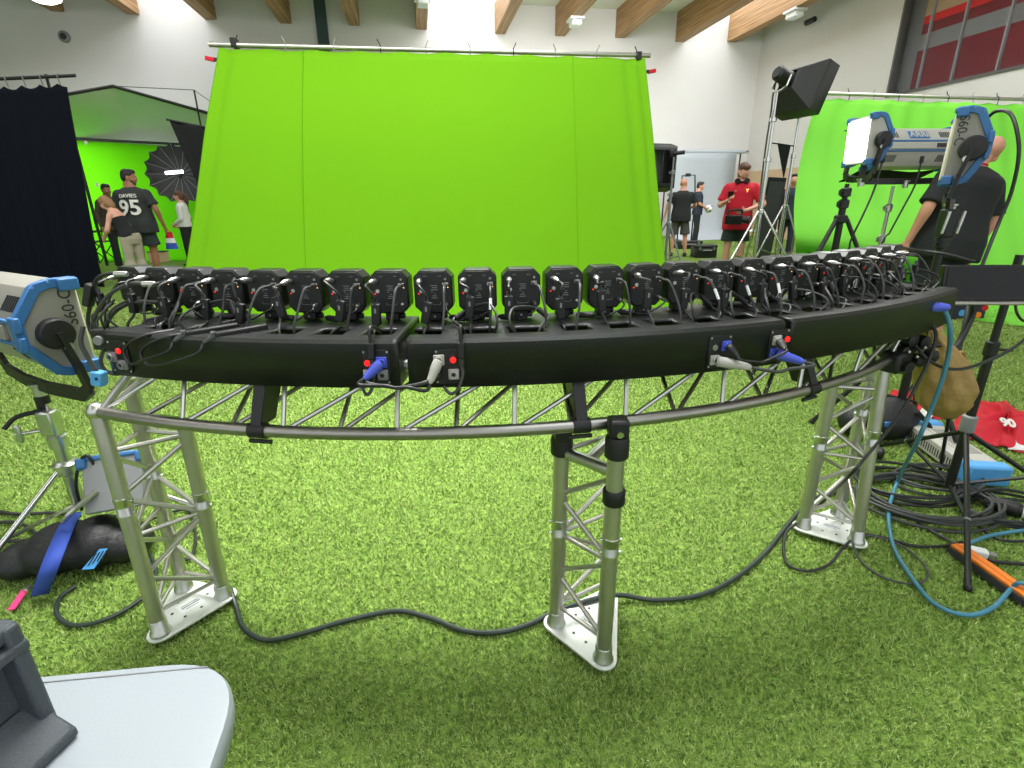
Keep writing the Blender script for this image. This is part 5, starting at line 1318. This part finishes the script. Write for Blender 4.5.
# --- dark bag with stickers far behind
q = PD(960, 318, 5.9)
t = thing('battery_case', 'dark case with round coloured stickers on the turf behind the monitor', 'case', V((q.x, q.y, 0)))
y_ = 5.6; b = stand_xy(965, 320, y_)
MB().box(b + V((0, .2, .21)), (.42, .4, .42)).build('case_body', 'navy', t, bevel=.02)
for px, py, mm_ in ((962, 313, 'blue_bright'), (978, 315, 'orange'), (971, 307, 'white_pl'), (985, 308, 'red_cloth')):
    q = PY(px, py, y_ - .005); MB().lathe(q, (0, -1, 0), [(-.004, .035), (.004, .035)], 16).build('sticker', mm_, t)

# --- clamp cluster at the right end of the truss with the hanging sack
e = carc(ca1 - .01)
t = thing('grip_clamp', 'cluster of black grip arms clamped to the right end of the truss', 'clamp', e + V((.03, .03, .05)))
base = e + V((.05, .05, .04))
for i, (px0, py0, px1, py1, r) in enumerate(((903, 365, 902, 318, .014), (913, 362, 930, 355, .009), (905, 350, 940, 345, .008), (908, 340, 935, 362, .007), (898, 332, 925, 326, .008))):
    MB().cyl(PY(px0, py0, e.y + .03), PY(px1, py1, e.y + .01), r, n=10).build('grip_arm', 'rubber' if i < 3 else 'mid_grey', t)
for px, py in ((903, 352), (910, 340), (922, 342), (930, 356), (918, 360), (900, 365)):
    q = PY(px, py, e.y + .0); MB().lathe(q, (.3, -1, 0), [(-.02, .016), (-.01, .024), (.015, .024), (.022, .014)], 12).build('grip_knob', 'rubber', t)
for px, py in ((907, 337), (909, 352), (917, 357), (925, 348)): MB().ball(PY(px, py, e.y - .03), .0065, 8, 6).build('silver_screw', 'silver', t)
MB().cyl(PY(905, 345, e.y + .04), PY(950, 300, e.y + .25), .010, n=10).build('grip_arm', 'black', t)
# sack
ys = e.y + .12
t = thing('sand_sack', 'tan cloth sack hanging from the grip clamp at the right', 'sack', PY(945, 416, ys))
def sack(u, v):
    a = 2 * PI * u; prof = [(930, 330, .03), (938, 345, .05), (943, 362, .085), (945, 385, .105), (944, 402, .10), (943, 414, .05), (943, 417, .0)]
    f = v * 6; i = min(5, int(f)); k = f - i
    px = lerp(prof[i][0], prof[i + 1][0], k); py = lerp(prof[i][1], prof[i + 1][1], k); r = lerp(prof[i][2], prof[i + 1][2], k)
    c = PY(px, py, ys); w = 1 + .13 * math.sin(7 * a + 5 * v) * (1 - v) + .08 * math.sin(4 * a + 12 * v) * (1 - v * v) + .035 * math.sin(9 * a - 17 * v)
    return c + V((r * w * math.cos(a) * .95, r * w * math.sin(a) * .8, 0))
MB().grid(sack, 48, 30).build('sack_cloth', 'sand', t, thick=.004, ang=70)
MB().tube([PY(936, 346, ys - .05), PY(930, 330, ys - .04), PY(926, 345, ys - .05)], .006, 8, 5).build('drawstring', 'sand', t)
MB().tube([PY(952, 362, ys - .05), PY(962, 352, ys - .02), PY(966, 368, ys - .02)], .007, 8, 5).build('sack_handle', 'sand', t)

# --- blue mains lead with a thick plug
pts = [PY(934, 307, e.y - .06), PY(945, 312, e.y - .06), PY(950, 330, e.y - .07), PY(949, 352, e.y - .06), PY(942, 380, e.y - .06), PY(930, 412, e.y - .05), PY(917, 442, e.y - .05), P(899, 478, .10), P(889, 510, .035), P(893, 545, .018), P(912, 578, .018), P(935, 604, .018), P(966, 615, .018), P(992, 608, .02), P(1010, 590, .03), P(1019, 583, .06), P(1032, 587, .055)]
wire('mains_lead', 'blue mains lead with a thick blue plug trailing from the truss to the orange bar', 'cable', None,
     [('cable', 'teal_cable', MB().tube(pts, .0075, 10, 8)), ('plug', 'blue_plug', MB().lathe(PY(908, 306, e.y - .05), PY(934, 307, e.y - .06) - PY(908, 306, e.y - .05), [(0, .016), (.004, .020), (.06, .020), (.064, .017), (.10, .015), (.125, .010)], 16))])
tag(MB().tube([P(966, 545, .018), P(985, 537, .02), P(1005, 533, .018), P(1045, 527, .018)], .0075, 10, 8).build('mains_lead', 'teal_cable'), 'short visible stretch of blue lead above the orange bar', 'cable')
# --- black leads
L_ = [('black lead running diagonally down from the grip clamp past the right truss leg', [PY(928, 318, e.y - .04), PY(936, 336, e.y - .05), PY(928, 362, e.y - .06), PY(913, 392, e.y - .08), PY(893, 424, e.y - .10), PY(870, 452, e.y - .12), PY(850, 475, e.y - .14), P(825, 500, .12), P(800, 520, .05), P(785, 535, .014), P(786, 562, .014), P(806, 571, .014), P(828, 565, .014), P(842, 549, .045), P(850, 541, .045)], .0055, 'cable_blk'),
      ('black lead sagging from the grip clamp out to the right edge', [PY(915, 345, e.y - .02), PY(926, 358, e.y - .03), PY(942, 367, e.y - .04), PY(962, 369, e.y - .04), PY(985, 362, e.y - .02), PY(1010, 350, e.y), PY(1030, 335, e.y + .05)], .0055, 'cable_blk'),
      ('thin grey lead curling on the turf below the right truss leg', [P(852, 543, .045), P(862, 562, .012), P(885, 578, .012), P(915, 584, .012), P(928, 575, .012), P(920, 560, .012), P(900, 545, .012), P(880, 538, .012), P(860, 534, .012)], .004, 'cable_grey'),
      ('black lead lying straight on the turf between the leg and the orange bar', [P(858, 533, .012), P(885, 538, .012), P(915, 546, .012), P(945, 546, .012), P(962, 542, .012)], .006, 'cable_blk'),
      ('black lead passing under the stand leg towards the orange bar', [P(915, 520, .012), P(930, 530, .012), P(948, 540, .012), P(958, 547, .012)], .006, 'cable_grey'),
      ('black lead curving from the coil to the right edge', [P(975, 523, .014), P(990, 535, .014), P(1008, 541, .014), P(1040, 540, .014)], .006, 'cable_blk'),
      ('black lead behind the orange bar at the right edge', [P(978, 552, .014), P(990, 560, .014), P(1008, 563, .014), P(1040, 565, .014)], .007, 'cable_blk'),
      ('black lead across the top of the monitor from the camera row', [arc(2.60, cams_a[23] + .02, 1.12), PY(915, 250, 2.2), PY(945, 254, 2.15), PY(975, 262, 2.1)], .006, 'cable_blk'),
      ('black lead dangling below the monitor at the right edge', [PY(1015, 300, sbp.y), PY(1017, 313, sbp.y - .02), PY(1024, 321, sbp.y - .02), PY(1035, 318, sbp.y)], .005, 'cable_blk'),
      ('long black floor cable snaking between the three truss legs', [P(230, 588, .04), P(236, 606, .014), P(244, 628, .014), P(266, 640, .014), P(300, 634, .014), P(345, 621, .014), P(395, 611, .014), P(430, 618, .014), P(465, 631, .014), P(500, 632, .014), P(530, 624, .014), P(552, 613, .02), P(590, 600, .04), P(620, 595, .03), P(655, 600, .014), P(700, 595, .014), P(735, 578, .014), P(765, 553, .014), P(790, 522, .014), P(815, 498, .014), P(850, 490, .014)], .0085, 'cable_green'),
      ('black cable looped on the turf between the sandbag and the left leg', [P(118, 540, .02), P(150, 520, .014), P(185, 510, .014), P(195, 530, .014), P(192, 556, .014), P(178, 560, .014)], .006, 'cable_blk'),
      ('dark cable loop on the turf in front of the sandbag', [P(76, 586, .014), P(60, 598, .014), P(57, 614, .014), P(72, 625, .014), P(98, 622, .014), P(125, 610, .014), P(148, 592, .014), P(156, 572, .014), P(150, 555, .014)], .0075, 'cable_green'),
      ('black cable from the left edge to the combo stand', [P(-20, 508, .014), P(15, 514, .014), P(50, 513, .014), P(80, 516, .02)], .008, 'cable_blk'),
      ('black cable bending on the turf at the left edge', [P(-15, 524, .014), P(10, 522, .014), P(28, 527, .014), P(36, 537, .014), P(25, 541, .014), P(-15, 540, .014)], .008, 'cable_blk'),
      ('short black lead rising from the ballast to the left stand', [PY(97, 470, 1.75), PY(88, 456, 1.75), PY(80, 462, 1.75), PY(76, 485, 1.78), PY(82, 510, 1.8)], .006, 'cable_blk')]
for lab, pts, r, m in L_: tag(MB().tube(pts, r, 9, 8).build('floor_cable', m), lab, 'cable')

# --- heap of coiled cable, each coil a thing
rc = random.Random(5)
for k, (px, py, rx, ry, n, lab) in enumerate(((925, 505, .27, .20, 6, 'large black cable coil on the turf below the stand'), (905, 490, .22, .17, 4, 'black cable coil lying left under the larger coil'), (935, 486, .18, .12, 3, 'small black coil lying above the larger coil'), (1010, 516, .20, .12, 3, 'black cable loops around the handheld connector at the right edge'))):
    c = P(px, py, 0); pts = []
    for i in range(n * 14 + 1):
        a = 2 * PI * i / 14; q = 1 + .10 * math.sin(a * .37 + k) + rc.uniform(-.02, .02) - .05 * (i / (n * 14))
        pts.append(c + V((rx * q * math.cos(a + k), ry * q * math.sin(a + k), .014 + .045 * i / (n * 14) + .006 * math.sin(a * 2.3))))
    tag(MB().tube(pts, .0068, 8, 2).build('cable_coil', 'cable_grey' if k in (0, 2) else 'cable_blk'), lab, 'cable')
# --- long grey case with blue ends lying on the turf
pa, pb = P(922, 431, .06), P(982, 473, .06)
ax = (pb - pa); ax.z = 0; Lb_ = ax.length; ax.normalize(); sd = V((-ax.y, ax.x, 0)); c = (pa + pb) / 2; c.z = 0
t = thing('power_supply', 'long grey power supply with blue end caps lying on the turf', 'power supply', c)
m = Mx((ax, sd, V((0, 0, 1)))).transposed().to_4x4(); m.translation = c
MB(m).box((0, 0, .0625), (Lb_ * 1.0, .165, .085)).build('housing', 'grey_paint', t, bevel=.006)
for s in (-1, 1): MB(m).box((s * Lb_ * .53, 0, .066), (.075, .185, .104)).build('end_cap', 'blue_bright', t, bevel=.014)
v = MB(m)
for i in range(22): v.box((lerp(-.42, .42, i / 21) * Lb_, -.083, .06), (.006, .003, .04))
for i in range(22):
    for j in range(1): v.box((lerp(-.42, .42, i / 21) * Lb_, -.03, .1053), (.010, .002, .002))
v.build('vent_row', 'dark_txt', t)
MB(m).box((-.02, .03, .1055), (Lb_ * .6, .07, .002)).build('label_plate', 'cream', t)
MB(m).box((.02, .03, .107), (.10, .02, .002)).build('rating_mark', 'mid_grey', t)
# --- red jersey cloths
def heap(name, label, m, pts, h, seed):
    r2 = random.Random(seed); c = sum(pts, V((0, 0, 0))) / len(pts)
    n = 40; ph = [r2.uniform(0, 6) for _ in range(6)]
    def edge(u):
        f = u * len(pts); i = int(f) % len(pts); k = smooth01(f - int(f)); return pts[i].lerp(pts[(i + 1) % len(pts)], k)
    def fn(u, v):
        p = c.lerp(edge(u % 1), v); a = 2 * PI * u
        z = .014 + h * (1 - v ** 2) * (.6 + .25 * math.sin(3 * a + ph[0] + 4 * v) + .25 * math.sin(5 * a + ph[1] - 7 * v)) + .012 * math.sin(9 * a + ph[2]) * v
        return V((p.x, p.y, max(.012, z)))
    return MB().grid(fn, 72, 16).build(name, m, None if label is None else label, thick=.004, ang=70)
t = thing('jersey_shirt', 'crumpled red jersey with white lettering lying on the turf at the right', 'shirt', P(1005, 425, 0))
heap('cloth', t, 'red_cloth', [P(948, 430, .01), P(962, 412, .01), P(980, 403, .01), P(1003, 402, .01), P(1020, 412, .01), P(1075, 420, .01), P(1075, 448, .01), P(1020, 453, .01), P(998, 447, .01), P(970, 440, .01)], .08, 3)
q = P(1008, 423, .085); text_mesh('jersey_lettering', '90', .075, frame(q, (0, -.55, .8), (1, -.25, 0)), 'white_txt', t, .002, bold=.003)
MB().add([P(1008, 449, .02), P(1040, 452, .02), P(1040, 438, .03), P(1014, 441, .03)], [(0, 1, 2, 3)]).build('white_panel', 'white_top', t, thick=.004)
t = thing('jersey_shirt', 'second red and white jersey bunched behind the tan sack', 'shirt', P(915, 404, 0))
heap('cloth', t, 'red_cloth', [P(884, 400, .01), P(892, 392, .01), P(905, 393, .01), P(930, 400, .01), P(960, 406, .01), P(965, 416, .01), P(935, 420, .01), P(905, 412, .01)], .05, 8)
MB().add([P(918, 414, .035), P(930, 420, .03), P(935, 412, .045), P(922, 408, .05)], [(0, 1, 2, 3)]).build('white_panel', 'white_top', t, thick=.004)
# --- black bag behind the right leg
q = P(882, 436, 0)
t = thing('kit_bag', 'black kit bag slumped behind the right truss leg', 'bag', q)
MB().ball(q + V((0, 0, .11)), (.20, .13, .12), 24, 14, Mx.Rotation(.3, 3, 'Z')).ball(q + V((-.12, .02, .09)), (.13, .11, .10), 18, 12).build('bag_body', 'bag', t, remesh=.015, smooth=3)
MB().box(q + V((-.06, -.11, .13)), (.09, .03, .03), Mx.Rotation(.3, 3, 'Z')).build('blue_label', 'blue', t, bevel=.004)
MB().tube([q + V((.1, -.08, .18)), q + V((.16, -.12, .10)), q + V((.14, -.14, .02)), q + V((.05, -.15, .02))], .012, 8, 5).build('bag_strap', 'black_cloth', t)
q = P(868, 458, 0); t = thing('cable_connector', 'black barrel connector lying on the turf behind the right leg', 'connector', q)
MB().lathe(q + V((-.06, .05, .035)), (.8, -.5, 0), [(0, .014), (.02, .026), (.09, .026), (.10, .032), (.13, .032), (.14, .02)], 16).build('barrel', 'rubber', t); MB().lathe(q + V((0, .012, .035)), (.8, -.5, 0), [(0, .0275), (.02, .0275)], 16).build('silver_ring', 'silver', t)
# --- handheld connector / torch at right edge
q = P(983, 501, .032); d = P(1040, 516, .032) - q
t = thing('cable_coupler', 'fat black cable coupler with a white band at the right edge', 'connector', V((q.x, q.y, 0)))
MB().lathe(q, d, [(0, .016), (.012, .026), (.05, .028), (.06, .034), (.11, .034), (.115, .030), (.18, .030), (.19, .034), (d.length, .034)], 18).build('barrel', 'rubber', t)
MB().lathe(q + d.normalized() * .125, d, [(0, .0315), (.022, .0315)], 18).build('white_band', 'white_pl', t)
# --- orange bar and the white clip
pa, pb = P(956, 546, .03), P(1036, 602, .03); ax = (pb - pa); ax.z = 0; ln = ax.length; ax.normalize(); sd = V((-ax.y, ax.x, 0)); c = (pa + pb) / 2; c.z = 0
m = Mx((ax, sd, V((0, 0, 1)))).transposed().to_4x4(); m.translation = c
t = thing('cable_ramp', 'orange topped black cable ramp lying at the right edge', 'cable ramp', c)
MB(m).rings([[V((x, -.042, .012)), V((x, .042, .012)), V((x, .030, .032)), V((x, -.030, .032))] for x in (-ln / 2, ln / 2)]).build('ramp_base', 'rubber', t, bevel=.002)
MB(m).box((0, 0, .036), (ln, .050, .012)).build('ramp_lid', 'orange', t, bevel=.003); MB(m).box((0, .0, .0425), (ln, .008, .003)).build('lid_groove', 'orange', t)
q = P(975, 551, .03); t = thing('white_adapter', 'small white plastic adapter beside the orange ramp', 'adapter', V((q.x, q.y, 0)))
MB().box(q + V((0, 0, -.002)), (.075, .035, .03), Mx.Rotation(R_(-28), 3, 'Z')).build('adapter_body', 'white_pl', t, bevel=.006)
MB().cyl(q + V((.035, -.018, 0)), q + V((.055, -.028, 0)), .010, n=12).build('adapter_tip', 'cream', t)

# ================================================================== left foreground
# --- sandbag
t = thing('sandbag', 'black sandbag with a blue strap lying by the combo stand', 'sandbag', P(70, 560, 0))
def sbag():
    c = [P(25, 578, .0), P(62, 571, .0), P(98, 566, .0), P(128, 562, .0)]
    b = MB(); ax = (c[-1] - c[0]).normalized(); q = Mx((ax, V((-ax.y, ax.x, 0)), V((0, 0, 1)))).transposed()
    for p, r in zip(c, ((.095, .10, .062), (.115, .125, .088), (.11, .125, .092), (.085, .10, .07))): b.ball(p + V((0, .03, r[2] * .85 + .012)), r, 20, 12, q)
    return b
sbag().build('bag_body', 'bag', t, remesh=.010, smooth=6)
sp_ = [P(74, 513, .15), P(65, 530, .178), P(56, 551, .175), P(48, 572, .13), P(42, 588, .06), P(40, 595, .015)]
ss = spline(sp_, 6)
MB().grid(lambda u, v: (lambda f, i: ss[i].lerp(ss[min(i + 1, len(ss) - 1)], f - i))(v * (len(ss) - 1), min(int(v * (len(ss) - 1)), len(ss) - 1)) + V((.026, .008, 0)) * (u * 2 - 1), 2, 40).build('blue_strap', 'strap_blue', t, thick=.003)
lg_ = frame(P(99, 556, .12) + V((0, -.018, 0)), (.12, -.80, .58), (.98, .12, 0))
o = MB(lg_).prism([(-.038, -.032), (.002, -.032), (.038, .034), (.012, .034)], Mx.Identity(4), .004).build('logo_panel', 'blue_txt', t)
for k in range(4): MB(lg_).bar((-.018 + .014 * k, -.020 + .006 * k, .005), (.004 + .011 * k, .022 + .002 * k, .005), .0035, .002).build('logo_stroke', 'bag', o)
MB().bar(P(25, 590, .03), P(11, 610, .012), .022, .004).build('pink_tag', 'pink', t)
MB().tube([P(30, 586, .03), P(27, 590, .035), P(24, 589, .03)], .006, 8, 4).build('buckle', 'silver', t)
# --- ballast hung on the stand
c = PY(118, 478, 1.78); t = thing('ballast_box', 'grey ballast box with blue ends behind the left truss leg', 'power supply', c)
m = Mx.Translation(c) @ Mx.Rotation(R_(20), 4, 'Z') @ Mx.Rotation(R_(-28), 4, 'X')
MB(m).box((0, 0, -.02), (.19, .10, .20)).build('housing', 'mid_grey', t, bevel=.006)
for s in (-1, 1): MB(m).box((s * .095, 0, .07), (.04, .115, .045)).build('end_cap', 'blue', t, bevel=.01)
MB(m).box((0, 0, .085), (.16, .11, .02)).build('top_cap', 'blue', t, bevel=.006)
MB(m).lathe((-.03, -.02, .095), (0, 0, 1), [(0, .016), (.025, .016), (.04, .010)], 14).build('cable_gland', 'rubber', t)
MB(m).tube([(-.05, -.055, -.04), (-.12, -.08, -.10), (-.16, -.05, -.13)], .010, 8, 4).build('hook', 'silver', t)
# blue plug and cords at the left end of the trays
a0_ = tl[0][0]
q = arc(RF + .02, a0_ - .012, .862)
t = thing('power_plug', 'pale blue plug hanging at the left end of the trays', 'plug', q)
MB().box(q, (.030, .028, .040), Mx.Rotation(.2, 3, 'Y')).build('plug_body', 'blue_bright', t, bevel=.004); MB().box(q + V((.004, -.0145, .002)), (.007, .002, .008)).build('plug_slot', 'navy', t)
MB().tube([q + V((-.002, 0, .018)), q + V((-.014, 0, .06)), q + V((-.02, .0, .10)), q + V((-.01, .01, .14))], .006, 8, 5).build('cable', 'cable_grey', t)
for k, (lab, pts, bx) in enumerate((('black lead with a box adapter hanging beyond the left end of the trays', [(122, 274), (108, 274), (96, 280), (92, 298), (88, 320), (94, 336), (108, 342)], (91, 292)),
                                    ('grey lead looping around the left end of the trays', [(150, 284), (130, 284), (110, 294), (97, 312), (92, 330), (100, 340), (112, 338)], None),
                                    ('lowest black lead at the left end of the trays', [(165, 303), (140, 302), (120, 308), (108, 322), (106, 340), (112, 350)], None),
                                    ('pale lead running down past the red lamp at the left end', [(108, 345), (103, 352), (101, 362), (106, 371), (118, 374), (130, 368), (150, 350)], None))):
    yb = 1.50; ps = [PY(px, py, yb - .02 * k) for px, py in pts]
    t = wire('tray_lead', lab, 'cable', None, [('cable', 'cable_grey' if k % 2 else 'cable_blk', MB().tube(ps, .0055, 8, 8)), ('plug', 'silver' if k < 2 else 'rubber', MB().lathe(ps[0], ps[0] - ps[1], [(-.02, .008), (.012, .008), (.016, .006)], 12))])
    if bx: MB().bar(PY(91, 284, yb), PY(88, 306, yb), .026, .022).build('inline_box', 'rubber', t, bevel=.004)
q = PY(106, 338, 1.46); t = thing('junction_block', 'black junction block above the red lamp at the left end', 'connector', q)
MB().box(q, (.05, .05, .06)).build('block_body', 'rubber', t, bevel=.006); MB().lathe(q + V((0, -.026, .0)), (0, -1, 0), [(0, .014), (.008, .013)], 14).build('block_socket', 'mid_grey', t)

# --- table top right at the front
zt3 = .72
E1, E2, E3 = P(-60, 685, zt3), P(250, 656, zt3), P(208, 780, zt3)
t = thing('folding_table', 'white plastic folding table with rounded corner in the lower left', 'table', V((E1.x * .5 + E2.x * .5, .30, 0)))
d1 = (E1 - E2).normalized(); d2 = (E3 - E2).normalized(); rad = .065
def corner(c, da, db, r, n=10):
    out = []
    for k in range(n + 1): f = k / n; out.append((c + da * r * (1 - f) ** 2 + db * r * f ** 2) if True else c)
    return out
far = 1.22; dep = .70
c2 = E2; c1 = E2 + d1 * far; c4 = E2 + d2 * dep; c3 = c1 + d2 * dep
outl = corner(c2, d1, d2, rad * 1.6) + corner(c4, -d2, d1, rad * 1.6) + corner(c3, -d1, -d2, rad * 1.6) + corner(c1, d2, -d1, rad * 1.6)
cc = (c1 + c2 + c3 + c4) / 4
ins = lambda k, dz: [cc + (p - cc) * k + V((0, 0, dz)) for p in outl]
MB().rings([ins(.97, -.042), ins(.995, -.036), ins(1.0, -.022), ins(1.0, -.008), ins(.995, -.001), ins(.985, 0)]).build('table_top', 'table', t, ang=50)
sv = [c2 + d1 * .05 + d2 * .012, c1 - d1 * .05 + d2 * .012]
MB().bar(sv[0] + V((0, 0, .0004)), sv[1] + V((0, 0, .0004)), .0016, .0012).build('fold_line', 'mid_grey', t)
for a in (.12, .88):
    for b in (.14, .86):
        p = c2 + d1 * far * a + d2 * dep * b; MB().cyl(V((p.x, p.y, .012)), V((p.x, p.y, zt3 - .035)), .014, n=12).build('leg', 'mid_grey', t)
# --- dark case standing on it: its grooved long side runs away from us
B0 = P(54, 724, zt3); nx_ = P(9, 765, zt3) - B0; nx_.z = 0; nx_.normalize()
hC = PY(8, 616, B0.y).z - zt3
ny_ = V((nx_.y, -nx_.x, 0)); ny_ = ny_ if ny_.dot(EYE - B0) > 0 else -ny_
mC = Mx((nx_, ny_, V((0, 0, 1)))).transposed().to_4x4(); mC.translation = B0
t = thing('tool_case', 'dark grey ribbed plastic case on the white table', 'case', B0 + nx_ * .2)
Lc = .42
MB(mC).box((Lc / 2, -.07, hC / 2 + .001), (Lc, .12, hC - .002)).build('case_shell', 'case', t, bevel=.008)
MB(mC).box((.009, .001, hC / 2), (.016, .030, hC * .96)).build('corner_rim', 'case', t, bevel=.004)
MB(mC).box((Lc / 2, .006, hC * .80), (Lc, .024, .014)).build('rib', 'case', t, bevel=.004)
MB(mC).box((Lc / 2, .002, hC * .93), (Lc, .022, hC * .12)).build('lid_lip', 'case', t, bevel=.005)
MB(mC).rings([[V((x, -.01, .002)), V((x, .045, .002)), V((x, .045, .014)), V((x, -.01, .045))] for x in (.004, Lc)]).build('bottom_ledge', 'case', t, bevel=.004)
MB(mC).box((Lc * .62, .004, hC * .42), (.02, .02, hC * .6)).build('rib', 'case', t, bevel=.004)
